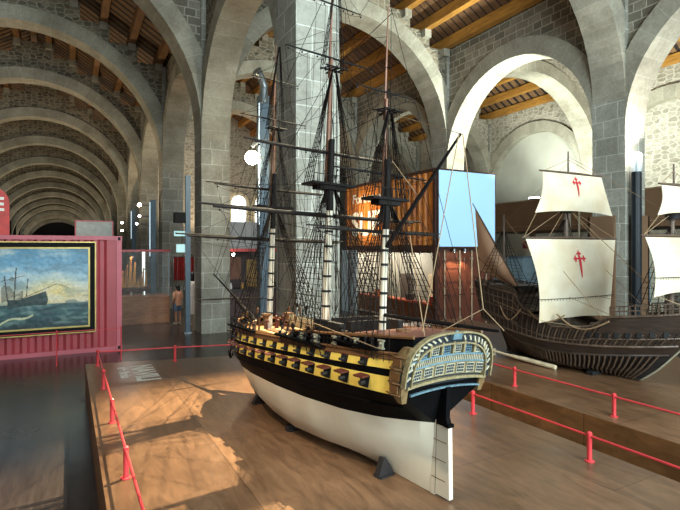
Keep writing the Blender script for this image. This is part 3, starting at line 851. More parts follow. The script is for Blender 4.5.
# ------------------------------------------------------------------ platforms, railings, lettering
def platform(name, poly, label):
    mb = MB().prism(poly, (0,0,.002), (1,0,0), (0,1,0), (0,0,PZ-.002))
    mb.m = [0 if i < 2 else 1 for i in range(len(mb.f))]
    o = mb.build(name, [PLATM, PLATS]); return tag(o, label, 'platform')
platform('display_platform', [(.24,1.2),(4.25,1.2),(4.25,7.25),(3.08,7.25),(3.08,8.4),(.24,9.0)], 'low plywood platform with white floor lettering under the yellow-banded warship')
platform('display_platform', [(5.08,.8),(9.1,.8),(9.1,10.2),(5.08,10.2)], 'low plywood platform under the dark wooden ship with cross-marked sails')
M_RED = paint('rail_red', rgb(208,62,66), .35, var=.06)
M_WLET = paint('letter_white', rgb(214,208,196), .6, var=.05)
def barrier(name, pts, posts, label, z0=PZ, h=.245, r=.011, pr=.021):
    o = thing(name, label, 'barrier', (*posts[0], z0))
    ox = V((posts[0][0], posts[0][1], 0))
    for x, y in posts:
        c = V((x, y, .001)) - ox
        m = MB(); m.lathe(c, [(pr*2,0),(pr*2,.008),(pr,.012),(pr,h-.02),(pr*1.1,h-.015),(pr*1.05,h+.004),(pr*.5,h+.014)], 12); m.build('post', M_RED, o, True)
    q = [V((x, y, h-.022)) - ox for x, y in pts]
    for a, b in zip(q[:-1], q[1:]): MB().tube(a, b, r, n=8).build('rail', M_RED, o, True)
    return o
barrier('barrier_railing', [(.41,1.5),(.41,8.77)], [(.41, 8.77-1.46*i) for i in range(6)], 'low red railing along the left edge of the warship platform')
barrier('barrier_railing', [(.43,8.74),(1.54,8.56),(2.98,8.2)], [(1.54,8.56),(2.7,8.27)], 'low red railing across the far end of the warship platform')
barrier('barrier_railing', [(3.98,1.4),(3.98,7.1)], [(3.98, 1.4+1.43*i) for i in range(4)], 'low red railing at the right of the warship, beside the gap between platforms')
barrier('barrier_railing', [(5.27,1.0),(5.25,9.8)], [(5.27, 2.05+1.4*i) for i in range(6)], 'low red railing on the near edge of the platform with the cross-sailed ship')
barrier('barrier_railing', [(.97,11.4),(-4.6,11.5)], [(.97,11.4),(-.2,11.42),(-1.5,11.45),(-2.8,11.47),(-4.1,11.49)], 'thin red railing standing on the floor before the painting', z0=0, h=.68, r=.008, pr=.012)
lt = text('floor_lettering', 'NAVILI', .43, M_WLET, frame3((0,-1,0), (1,0,0), (0,0,1), (.86, 8.5, PZ+.002)), ext=.0008, bold=.012, sx=.78)
tag(lt, 'large white painted word on the platform floor by the far left corner', 'lettering')
for wd, yy, lab in (('de', 8.5, 'tiny two-letter white word on the platform, left of the large word'), ('línia', 8.17, 'small five-letter white word on the platform, left of the large word')):
    lt = text('floor_lettering', wd, .2, M_WLET, frame3((0,-1,0), (1,0,0), (0,0,1), (.67, yy, PZ+.002)), ext=.0008, bold=.006, sx=1.25)
    tag(lt, lab, 'lettering')

# ------------------------------------------------------------------ carrack with cross-marked sails
M_NAO = wood('nao_planking', rgb(34,26,22), rgb(62,48,38), .5, (6, 2, 30))
M_NAOD = paint('nao_dark', rgb(24,19,17), .7, scale=8)
M_RIB = wood('nao_timber', rgb(58,45,36), rgb(104,84,68), .5, (10, 10, 6))
M_SAIL = paint('sail_cream', rgb(208,198,174), .9, var=.05, scale=2.2, c2=rgb(190,170,138))
M_SAILT = paint('sail_tan', rgb(186,150,122), .9, var=.05, scale=3)
M_CROSS = paint('cross_red', rgb(190,40,52), .8, var=.05)
nao = thing('carrack_model', 'dark ribbed wooden sailing ship with cream sails bearing red crosses', 'ship model', (7.0, 7.0, PZ+.004), pi)
RAIL2 = [(0,1.24),(.12,1.15),(.28,1.09),(.30,.98),(.33,.88),(.44,.735),(.52,.66),(.6,.68),(.69,.75),(.73,.90),(.85,.96),(1,1.06)]
HB2 = [(0,.36),(.1,.44),(.25,.53),(.45,.60),(.65,.585),(.78,.51),(.88,.37),(.95,.2),(1,.02)]
MID2 = [(0,.03),(.06,.14),(.15,.3),(.3,.48),(.5,.585),(.66,.56),(.78,.44),(.88,.27),(.95,.11),(1,.02)]
LOW2 = [(0,.02),(.1,.08),(.2,.2),(.35,.38),(.5,.46),(.65,.42),(.78,.28),(.88,.14),(.95,.05),(1,.02)]
BOT2 = [(0,.02),(.2,.08),(.35,.22),(.5,.3),(.65,.26),(.78,.15),(.9,.04),(1,.02)]
def y2(z, t):
    a = interp([(0,.42),(.3,.3),(.6,.1),(1.3,-.12)], z); b = interp([(0,2.78),(.2,3.03),(.55,3.34),(.8,3.56),(1.1,3.8)], z)
    return a + t*(b-a)
def z2(k, t):
    r = interp(RAIL2, t); w = .30 + .26*abs(t-.5)**1.6*1.6
    return [.015, .05, .12, w, w+.14, (w+.14+r)/2, r][k]
def b2(k, t):
    h = interp(HB2, t)
    return [.02, interp(BOT2, t), interp(LOW2, t), interp(MID2, t), h, h*.985, h*.93][k]
def n_pt(t, z, side=1, off=0):
    for k in range(6):
        za, zb = z2(k, t), z2(k+1, t)
        if z <= zb or k == 5:
            f = min(1, max(0, (z-za)/max(zb-za, 1e-5))); return V((side*(b2(k,t)+(b2(k+1,t)-b2(k,t))*f+off), y2(z, t), z))
T2 = [i/50 for i in range(51)]
vs = [(s*b2(k,t), y2(z2(k,t),t), z2(k,t)) for t in T2 for s in (-1,1) for k in range(7)]
fs, ms = [], []
for i in range(50):
    for s in (0,1):
        for k in range(6):
            a = i*14+s*7+k; q = (a, a+14, a+15, a+1); fs.append(q if s else q[::-1]); ms.append(1 if k < 3 else 0)
    a = i*14; fs.append((a, a+7, a+21, a+14)); ms.append(1)
for k in range(6): fs.append((k, 7+k, 8+k, k+1)); ms.append(0)
mb = MB(); mb.v = vs; mb.f = [list(f) for f in fs]; mb.m = ms; mb.uv = [None]*len(fs)
mb.build('hull', [M_NAO, M_NAOD], nao, True, 45)  # near-black lower zone: shade between the open frames put into the colour
mb = MB()
for i in range(50):
    a, b = T2[i], T2[i+1]
    dz = lambda t: -.10 if t > .33 else -.06
    za, zb = z2(6,a)+dz(a), z2(6,b)+dz(a)
    wa, wb = b2(6,a)*.97, b2(6,b)*.97
    mb.add([(-wa,y2(za,a),za),(wa,y2(za,a),za),(wb,y2(zb,b),zb),(-wb,y2(zb,b),zb)], [(0,1,2,3)])
mb.build('deck', M_NAO, nao)
for side in (-1, 1):
    for k, f, r, nm in ((3,0,.018,'wale'),(4,0,.017,'wale'),(4,.5,.011,'rubbing_strake'),(6,0,.017,'cap_rail')):
        pts = []
        for i in range(81):
            t = .005+.985*i/80; z = z2(k,t)*(1-f)+z2(min(k+1,6),t)*f
            pts.append(n_pt(t, z, side, .006))
        MB().path(pts, r, 6).build(nm, M_RIB if k != 3 else M_NAO, nao, True)
# exposed frames below the wale
for i in range(44):
    t = .06 + .90*i/43
    for side in ((1, -1) if i % 4 == 0 else (1,)):
        pts = [n_pt(t, .02 + (z2(3,t)-.02)*(j/7)**1.3, side, .012) for j in range(8)]
        MB().path(pts, .0165, 5).build('rib', M_RIB, nao, True)
# upright timbers on the topsides
for i in range(58):
    t = .02 + .96*i/57
    za, zb = z2(4,t)+.015, z2(6,t)-.01
    if .73 < t: za, zb = za+.0, min(zb, za+.16)
    MB().path([n_pt(t, za+(zb-za)*j/3, 1, .008) for j in range(4)], .0095, 4).build('timber', M_RIB if i % 2 else M_NAO, nao)
for r_, t1 in ((.3, .30), (.55, .30), (.8, .30)):
    MB().path([n_pt(.01+t1*j/14, z2(4,.01+t1*j/14)*(1-r_)+z2(6,.01+t1*j/14)*r_, 1, .016) for j in range(15)], .010, 5).build('castle_strake', M_RIB, nao)
m0 = M_DARK
for i in range(8):      # openings under the forecastle
    t = .70 + .034*i; z = z2(4,t) + .15 + .12*(t-.7)
    p = n_pt(t, z, 1, .014); q = n_pt(t+.012, z, 1, .014); u = (q-p).normalized()
    MB().obox(p, u*.028, (0,0,.036), (.008,0,0)).build('side_opening', m0, nao)
# railings on forecastle and stern castle
def fence2(t0, t1, h, n, side, zoff=0):
    m = MB()
    for zz in (0, h*.5, h):
        m.path([n_pt(t0+(t1-t0)*j/12, z2(6,t0+(t1-t0)*j/12), side) + V((-side*.01,0,zz+zoff)) for j in range(13)], .0095, 5)
    for j in range(n):
        t = t0+(t1-t0)*j/(n-1); p = n_pt(t, z2(6,t), side) + V((-side*.01,0,zoff)); m.tube(p, p+V((0,0,h)), .009, n=5)
    m.build('castle_railing', M_RIB, nao)
for side in (1, -1):
    fence2(.735, .985, .13, 17, side, .01); fence2(.0, .29, .07, 16, side, .01)
# white forefoot and stem edge
pts = [(0, y2(z,1)+.012, z) for z in [.0,.03,.08,.15,.22,.3,.4,.5,.62]]
pts = [(0,2.45,.016),(0,2.62,.016)] + pts[1:]
MB().path(pts, .013, 6).build('stem_edge', M_PALE, nao, True)
MB().box(-.03,.03,.4,2.8,0.001,.03).build('keel', M_NAO, nao)
for y in (.75, 1.5, 2.25):
    MB().box(-.32,.32,y-.05,y+.05,.001,.05).build('support_block', M_DARK, nao)
# masts
def pole2(name, p, q, r0, r1): return MB().path([p, q], [r0, r1], 10).build(name, M_RIB, nao, True)
pole2('main_mast', (0,1.63,.55), (0,1.6,2.5), .05, .04); pole2('main_topmast', (0,1.66,2.3), (0,1.65,3.38), .024, .012)
pole2('fore_mast', (0,3.2,.9), (0,3.22,2.35), .04, .03); pole2('fore_topmast', (0,3.24,2.2), (0,3.24,2.95), .02, .01)
pole2('mizzen_mast', (0,.3,1.1), (0,.3,2.45), .03, .02); pole2('bowsprit', (0,3.5,1.0), (0,4.5,1.75), .035, .02)
for y, z, r in ((1.62, 2.40, .16), (3.23, 2.22, .12)):
    MB().lathe((0,y,z), [(r*.65,0),(r,.13),(r*1.06,.14),(r*.95,.14),(r*.6,.02)], 16).build('fighting_top', M_NAOD, nao, True)
def cross_shape(s):
    """outline polygons of a red sword-cross, height 2*s"""
    P = []
    P.append([(-.10,.45),(.10,.45),(.12,-.1),(.05,-1.0),(0,-1.12),(-.05,-1.0),(-.12,-.1)])
    P.append([(-.45,.22),(.45,.22),(.45,.36),(-.45,.36)])
    fl = lambda cx, cy, a: [(cx+cos(a)*u-sin(a)*v, cy+sin(a)*u+cos(a)*v) for u, v in ((-.05,-.07),(.0,-.26),(.10,-.20),(.12,-.08),(.34,0),(.12,.08),(.10,.20),(.0,.26),(-.05,.07))]
    P += [fl(.42,.29,0), fl(-.42,.29,pi), fl(0,.62,pi/2)]
    P.append([(-.07,.3),(.07,.3),(.07,.7),(-.07,.7)])
    return [[(x*s, y*s) for x, y in p] for p in P]
def square_sail(name, y, zt, zb, ht, hbm, belly, cs, cz, seam=None, cx=0):
    def S(x, z, off=0):
        v = (zt-z)/(zt-zb); w = ht + (hbm-ht)*v
        u = x/w
        return V((x, y + belly*sin(pi*min(1,v*.9+.05))*(1-u*u*.7) + .05*v + off + .008*sin(9*u)*v, z))
    def fn(a, b):
        z = zt + (zb-zt)*b; w = ht+(hbm-ht)*b - .06*sin(pi*b)*ht
        x = -w+2*w*a
        z2_ = z + .05*(1-(2*a-1)**2)*(b**3)
        return S(x, z2_)
    mb = MB().grid(fn, 24, 18)
    n = len(mb.v); back = [(p[0], p[1]-.006, p[2]) for p in mb.v]
    mb.add(back, [tuple(k for k in f[::-1]) for f in mb.f[:]])
    o = mb.build(name, M_SAIL, nao, True)
    import bmesh
    for poly in cross_shape(cs):
        bm = bmesh.new(); vsb = [bm.verts.new((px+cx, 0, pz+cz)) for px, pz in poly]; bm.faces.new(vsb)
        bmesh.ops.triangulate(bm, faces=bm.faces); bmesh.ops.subdivide_edges(bm, edges=bm.edges, cuts=2, use_grid_fill=True)
        bm.verts.ensure_lookup_table()
        vv = [S(v.co.x, v.co.z, .012) for v in bm.verts]; ff = [[w.index for w in f.verts] for f in bm.faces]; bm.free()
        if 'cm' not in locals() or cm is None: cm = MB()
        cm.add(vv, ff)
    cm.build('cross_emblem', M_CROSS, o); cm = None
    if seam:
        w = (ht+(hbm-ht)*(zt-seam)/(zt-zb))*.985
        m = MB().path([S(-w+2*w*i/16, seam, .008) for i in range(17)], .006, 4)
        for i in range(30):
            x = -w+2*w*i/29; p = S(x, seam, .012); m.tube(p, p+V((0,0,-.03)), .003, n=3)
        m.build('bonnet_lacing', M_ROPE, o)
    MB().path([(-ht*1.06,y-.02,zt+.02),(0,y-.03,zt+.025),(ht*1.06,y-.02,zt+.02)], [.013,.022,.013], 8).build('yard', M_RIB, nao, True)
    return S
square_sail('main_sail', 1.74, 1.98, .73, 1.06, .84, .13, .215, 1.62, seam=1.08)
square_sail('main_topsail', 1.74, 3.0, 2.37, .70, .92, .07, .16, 2.82)
square_sail('fore_sail', 3.32, 1.98, 1.24, .77, .68, .1, .17, 1.77, seam=1.48)
square_sail('fore_topsail', 3.32, 2.64, 2.25, .42, .60, .06, .13, 2.49)
m = MB()
A, C_, B_ = V((.1,-.33,2.62)), V((.02,-.30,1.43)), V((.12,.81,1.10))
def lat(a, b):
    top = A.lerp(B_, a); bot = C_.lerp(B_, a); p = top.lerp(bot, b); return p + V((.10*sin(pi*a)*sin(pi*b),0,0))
m.grid(lat, 14, 12); o = m.build('lateen_sail', M_SAILT, nao, True)
m = MB(); m.path([lat(i/12,.80)+V((.006,0,0)) for i in range(12)], .004, 4); m.build('bonnet_lacing', M_ROPE, o)
m = MB(); d = (B_-A); m.path([A-d*.06, A+d*.5, B_+d*.05], [.008,.018,.012], 8); m.build('lateen_yard', M_RIB, nao, True)
# standing rigging
for (my, zt, ys, hb, zc, n) in ((1.62, 2.4, (1.0,1.7), .58, .66, 6), (3.22, 2.2, (2.9,3.25), .42, .98, 4), (.3, 2.2, (.0,.5), .46, 1.1, 4)):
    for side in (-1, 1):
        m = MB(); legs = []
        for i in range(n):
            y = ys[0]+(ys[1]-ys[0])*i/(n-1); p = V((side*hb, y, zc)); q = V((0, my, zt)); legs.append((p, q)); m.tube(p, q, .005, n=4, cap=False)
        for j in range(1, 16):
            f = j/18
            for i in range(n-1): m.tube(legs[i][0].lerp(legs[i][1], f), legs[i+1][0].lerp(legs[i+1][1], f), .003, n=3, cap=False)
        m.build('shrouds', M_ROPE, nao)
m = MB()
for p, q, r in (((0,1.62,2.5),(0,3.2,1.1),.006), ((0,1.65,3.3),(0,3.2,2.3),.004), ((0,3.22,2.3),(0,4.4,1.7),.005), ((0,.3,2.4),(0,1.5,1.2),.004),
                ((0,1.66,3.2),(0,.3,2.3),.003)):
    m.tube(p, q, r, n=4)
for s in (-1, 1):
    for p, q in (((s*1.08,1.72,2.0),(0,1.62,2.5)), ((s*.55,1.72,2.0),(0,1.62,2.5)), ((s*.9,1.8,2.37),(s*1.08,1.72,2.0)), ((s*.8,1.85,.76),(s*.55,2.3,.72)), ((s*.8,1.85,.76),(s*.56,.6,.95)),
                 ((s*.7,1.72,3.0),(0,1.65,3.25)), ((s*.78,3.3,2.0),(0,3.22,2.3)), ((s*.6,3.4,2.26),(s*.77,3.3,2.0)), ((s*.66,3.4,1.26),(s*.3,3.6,1.1)), ((s*1.05,1.72,2.0),(s*.5,.3,1.2)),
                 ((s*.42,3.3,2.65),(0,3.24,2.85)), ((s*.3,1.9,1.1),(s*.55,2.7,.95)), ((s*.5,1.95,1.5),(s*.56,2.6,.9))):
        m.tube(p, q, .0045, n=4)
m.build('running_rigging', M_ROPEL, nao)
m = MB()
for x0, y0_, x1, y1_, sag in ((.56,1.35,.6,2.05,-.14),(.58,1.9,.62,2.75,-.16),(.5,.7,.56,1.2,-.2)):
    m.path([(x0+(x1-x0)*f+.03*sin(pi*f), y0_+(y1_-y0_)*f, .86 + sag*sin(pi*f)) for f in [i/10 for i in range(11)]], .012, 6)
m.build('hanging_cable', M_ROPEL, nao, True)
for i, (x, y) in enumerate(((.2,1.3),(-.2,1.1),(.15,2.2),(-.1,2.35))):
    MB().lathe((x,y,.58), [(.05,0),(.065,.06),(.065,.1),(.05,.16)], 10).build('barrel', M_RIB, nao, True)
m = MB(); m.box(-.3,.3,.15,.75,1.0,1.17); m.box(-.33,.33,.1,.8,1.17,1.19); m.build('stern_cabin', M_NAO, nao)
# long pale oar lying on the platform beside the carrack
oar = tag(MB().path([(6.42,6.55,PZ+.10),(6.44,6.1,PZ+.075),(6.48,5.75,PZ+.06),(6.52,5.2,PZ+.036)], [.018,.02,.034,.036], 8).box(6.34,6.50,6.40,6.43,PZ+.001,PZ+.115).build('steering_oar', paint('oar_pale', rgb(226,206,170), .6, scale=8)), 'long pale wooden oar lying on the platform behind the warship stern', 'oar')
# ------------------------------------------------------------------ shipping containers
def corrugated(mb, o, ax, up, nrm, L, H, per=.27, dep=.065):
    """trapezoid sheet from o along ax (length L), height H along up, ribs along nrm"""
    o, ax, up, nrm = V(o), V(ax), V(up), V(nrm)
    pr = []; x = 0
    while x < L - per*.99:
        pr += [(x, 0), (x+per*.30, 0), (x+per*.5, 1), (x+per*.80, 1)]; x += per
    pr += [(x, 0), (L, 0)]
    vs = []
    for p, d in pr: vs += [o + ax*p - nrm*(d*dep), o + ax*p - nrm*(d*dep) + up*H]
    n = len(pr)
    return mb.add(vs, [(2*i, 2*i+2, 2*i+3, 2*i+1) for i in range(n-1)])
def container(name, label, x0, x1, y0, y1, z0, z1, skin, frame, open_side=False, doors=False, plain_end=False, fl=None):
    W, D, H = x1-x0, y1-y0, z1-z0
    o = thing(name, label, 'shipping container', (x0, y0, z0))
    p = .11
    for x in (0, W-p):
        for y in (0, D-p):
            c = MB().box(x, x+p, y, y+p, 0, H).build('corner_post', frame, o)
            for z in (-.0, H-.12): MB().box(x-.006, x+p+.006, y-.006, y+p+.006, z, z+.12).build('corner_casting', frame, c)
            for z in (.06, H-.06):
                MB().obox((x+p/2, (y-.008) if y == 0 else y+p+.008, z), (.028,0,0), (0,.004,0), (0,0,.035)).build('casting_hole', M_DARK, c)
    for z in (0, H-.09):
        for b in ((p, W-p, .01, .09), (p, W-p, D-.09, D-.01), (.01, .09, p, D-p), (W-.09, W-.01, p, D-p)):
            MB().box(*b, z, z+.09).build('side_rail', frame, o)
    zl_, hh = .08, H-.16
    def wall(nm, oo, ax, n, L): corrugated(MB(), oo, ax, (0,0,1), n, L, hh).build(nm, skin, o)
    if not (doors or plain_end): wall('front_panel', (p-.01, .03, zl_), (1,0,0), (0,-1,0), W-2*p+.02)
    wall('back_panel', (p-.01, D-.06, zl_), (1,0,0), (0,-1,0), W-2*p+.02)
    if not open_side: wall('side_panel', (.03, D-p+.01, zl_), (0,-1,0), (-1,0,0), D-2*p+.02)
    wall('side_panel', (W-.06, D-p+.01, zl_), (0,-1,0), (-1,0,0), D-2*p+.02)
    MB().box(.05, W-.05, .05, D-.05, H-.06, H-.03).build('roof_panel', skin, o)
    MB().box(.05, W-.05, .05, D-.05, .03, .10).build('floor_panel', fl or skin, o)
    if plain_end: MB().box(p, W-p, .04, .07, .05, H-.05).build('end_panel', skin, o)
    if doors:
        for i in range(2):
            a = p + i*(W-2*p)/2; b = a + (W-2*p)/2 - .015
            m = MB().box(a, b, .03, .06, .08, H-.09)
            for k in range(5):
                z = .2 + k*(H-.4)/5; m.box(a+.06, b-.06, .01, .03, z, z+.2)
            d = m.build('door', skin, o)
            for x in (a+.22*(b-a), a+.78*(b-a)):
                m = MB().tube((x, -.012, .05), (x, -.012, H-.06), .019, n=8)
                for z in (.3, H*.5, H-.3): m.box(x-.04, x+.04, -.03, .03, z-.03, z+.03)
                m.build('lock_bar', paint('bar_steel', rgb(196,178,150), .4, metal=.5), d)
                MB().box(x-.02, x+.2, -.035, -.022, .95, .985).build('lock_handle', frame, d)
    return o
RED_S = paint('container_pink_red', rgb(178,70,76), .5, var=.08, scale=2)
RED_F = paint('container_red_frame', rgb(196,96,106), .5, var=.06, scale=2)
container('shipping_container', 'red corrugated shipping container with a seascape painting on its side', -5.0, 1.08, 12.5, 14.94, 0, 2.59, RED_S, RED_F)
OR_S = paint('container_orange', rgb(216,132,40), .4, var=.18, scale=2.5, c2=rgb(170,92,30))
BR_F = paint('container_rust_frame', rgb(78,46,34), .55, var=.15, scale=5)
OX0, OX1, OY0, OY1 = 9.15, 11.42, 11.31, 16.6
BR_S = paint('container_brown', rgb(116,64,46), .5, var=.18, scale=4)
GREYW = paint('inner_grey', rgb(170,166,146), .7, var=.06)
container('shipping_container', 'brown shipping container with barred doors, lower one of the stack', OX0, OX1, OY0, OY1, .002, 2.31, BR_S, BR_F, open_side=True, doors=True, fl=GREYW)
oc = container('shipping_container', 'orange corrugated container with white lettering, upper one of the stack', OX0, OX1, OY0, OY1, 2.312, 4.6, OR_S, BR_F, plain_end=True)
# lettering on the long orange side
M_WHL = paint('letter_white_bright', rgb(240,234,220), .6, var=.03)
F = lambda y, z: frame3((0,-1,0), (0,0,1), (-1,0,0), (OX0-.012-OX0, y-OY0, z-2.312))
text('lettering', 'Forbes our', .46, M_WHL, F(16.0, 3.92), oc, ext=.004, bold=.008, sx=1.15)
text('lettering', 'SUEZ', 1.15, M_WHL, F(16.05, 2.78), oc, ext=.004, bold=.03, sx=1.0)
# projection screen on the container end
SCR = emit('screen_blue', rgb(158,202,232), .5)
s = thing('projection_screen', 'pale blue lit screen mounted on the end of the orange container', 'screen', (OX0+.06, OY0-.09, 2.36))
MB().box(0, OX1-OX0-.12, 0, .03, 0, 2.17).build('screen_surface', SCR, s)
m = MB()
for z in (-.03, 2.17): m.box(-.03, OX1-OX0-.09, 0, .05, z, z+.03)
for x in (-.03, OX1-OX0-.12): m.box(x, x+.03, 0, .05, 0, 2.17)
m.build('screen_frame', BR_F, s)
# small spot lamp over the doors
LAMP = emit('lamp_warm', (1, .78, .5, 1), 30); LAMPW = emit('lamp_white', (1, .96, .9, 1), 25)
M_STEEL = paint('steel_grey', rgb(150,158,160), .35, metal=.7); M_BLK = paint('black_metal', rgb(24,25,28), .4)
def spot(name, loc, lens, label, cat='lamp', d=(0,0,-1), r=.06, parent=None, group=None):
    o = thing(name, label, cat, loc, 0, group) if parent is None else None
    p = o or parent; c = V((0,0,0)) if o else V(loc); d = V(d).normalized()
    MB().path([c-d*r*2.2, c-d*r*1.6, c, c+d*r*.1], [r*.5, r*.8, r, r*1.05], 10).build('lamp_housing', M_STEEL, p, True)
    MB().path([c+d*r*.1, c+d*r*.16], [r*.9, r*.85], 10).build('lamp_lens', lens, p)
    return o
for i, x in enumerate((.55, .95)):
    o = spot('door_spotlight', (OX0+x, OY0-.16, 2.2), LAMP, 'small warm spotlight below the blue screen, %s of two' % ('left' if i == 0 else 'right'), d=(0,.25,-1), r=.045)
    MB().box(-.02,.02,0,.14,.05,.09).build('lamp_bracket', M_BLK, o)
# inside of the lower container: back wall, counter, ceiling spots
GW = thing('interior_partition', 'pale greenish wall panel inside the brown container behind the counter', 'partition', (OX0+1.5, 13.9, .103))
MB().box(0, .04, -2.4, 2.4, 0, 2.05).build('panel', GREYW, GW)
MB().box(-1.38, .0, 2.36, 2.4, 0, 2.05).build('panel', GREYW, GW)
MB().box(-.02, 0, -1.6, -.4, .55, 1.35).build('notice_panel', paint('notice_cream', rgb(226,204,160), .7), GW)
MB().box(-.02, 0, .5, 1.2, .3, 1.3).build('notice_panel', paint('notice_dark', rgb(90,78,64), .7), GW)
ct = thing('reception_counter', 'brown wooden counter with an orange-red top inside the open container', 'counter', (OX0+.30, 11.7, .103))
MB().box(0, .35, 0, 4.4, 0, .52).build('counter_front', wood('counter_wood', rgb(96,52,28), rgb(130,76,42), .5), ct)
MB().box(-.03, .40, -.03, 4.43, .52, .56).build('counter_top', paint('counter_orange', rgb(206,92,48), .4), ct)
for i in range(6):
    y = 11.9 + i*.82
    spot('ceiling_spotlight', (OX0+.55, y, 2.12), LAMPW, 'ceiling spotlight in the open container, number %d from its barred doors' % (i+1) if False else ['ceiling spotlight nearest the barred doors, over the counter','second ceiling spotlight from the barred doors over the counter','third ceiling spotlight from the barred doors over the counter','fourth ceiling spotlight from the barred doors over the counter','fifth ceiling spotlight from the barred doors over the counter','ceiling spotlight farthest from the barred doors over the counter'][i], r=.04, group='ceiling spotlights over the counter', d=(.2,0,-1))
for x, y, c, lab in ((OX0+.42, 14.9, rgb(230,120,40), 'orange box standing on the far end of the counter'), (OX0+.45, 11.95, rgb(232,84,40), 'bright orange-red box on the near end of the counter'), (OX0+.5, 13.2, rgb(60,50,44), 'dark monitor stand in the middle of the counter')):
    m = MB().box(-.09,.09,-.12,.12,.0,.19); m.box(-.095,.095,-.125,.125,.16,.2)
    o = m.build('counter_box', paint('box', c, .5)); o.location = (x, y, .665); tag(o, lab, 'box')
# grey folding screen beyond the stack
sx = thing('folding_screen', 'pale grey folding screen standing beyond the brown container', 'screen', (9.0, 15.5, 0.001))
for i in range(7):
    MB().obox((.06*(i % 2), .17+.33*i, 1.12), (.03*(1 if i % 2 else -1),.16,0), (.012,0,0), (0,0,1.12)).build('screen_leaf', paint('leaf_grey', rgb(188,198,200), .6), sx)
# ------------------------------------------------------------------ red sign on the container
sg = thing('red_sign', 'red rounded sign with white letters standing on the red container', 'sign', (-3.2, 12.9, 2.60))
poly = [(0,0),(2.09,0)] + [(2.09-.35+.35*cos(t), .68+.35*sin(t)) for t in [pi/2*i/8 for i in range(9)]] + [(0,1.03)]
MB().prism(poly, (0,0,0), (1,0,0), (0,0,1), (0,.08,0)).build('sign_panel', paint('sign_red', rgb(208,60,50), .5), sg)
FS = lambda x, z: frame3((1,0,0), (0,0,1), (0,-1,0), (x, -.012, z))
text('lettering', 'PE', .40, M_WHL, FS(2.0, .52), sg, align='RIGHT', bold=.012)
text('lettering', 'IS', .46, M_WHL, FS(1.92, .06), sg, align='RIGHT', bold=.012)
# ------------------------------------------------------------------ painting on the red container
PX0, PX1, PZ0, PZ1 = -2.5, .546, .47, 2.46; PY = 12.44
pt = thing('framed_painting', 'large seascape painting of a ship in rough water in a black and gold frame', 'painting', ((PX0+PX1)/2, PY, PZ0))
W_, H_ = PX1-PX0, PZ1-PZ0
def frame_ring(a, b, d, mat, name):
    m = MB()
    for (x0, x1, z0, z1) in ((-W_/2+a, W_/2-a, a, b), (-W_/2+a, W_/2-a, H_-b, H_-a), (-W_/2+a, -W_/2+b, b, H_-b), (W_/2-b, W_/2-a, b, H_-b)):
        m.box(x0, x1, -d, .03, z0, z1)
    m.build(name, mat, pt)
GOLDF = paint('frame_gold', rgb(196,170,96), .4, metal=.4)
frame_ring(0, .025, .05, GOLDF, 'frame_edge'); frame_ring(.025, .12, .055, paint('frame_black', rgb(10,9,8), .95), 'frame'); frame_ring(.12, .155, .035, GOLDF, 'frame_slip')
cw, ch = W_-.30, H_-.30
nx, nz = 230, 140
from mathutils import noise
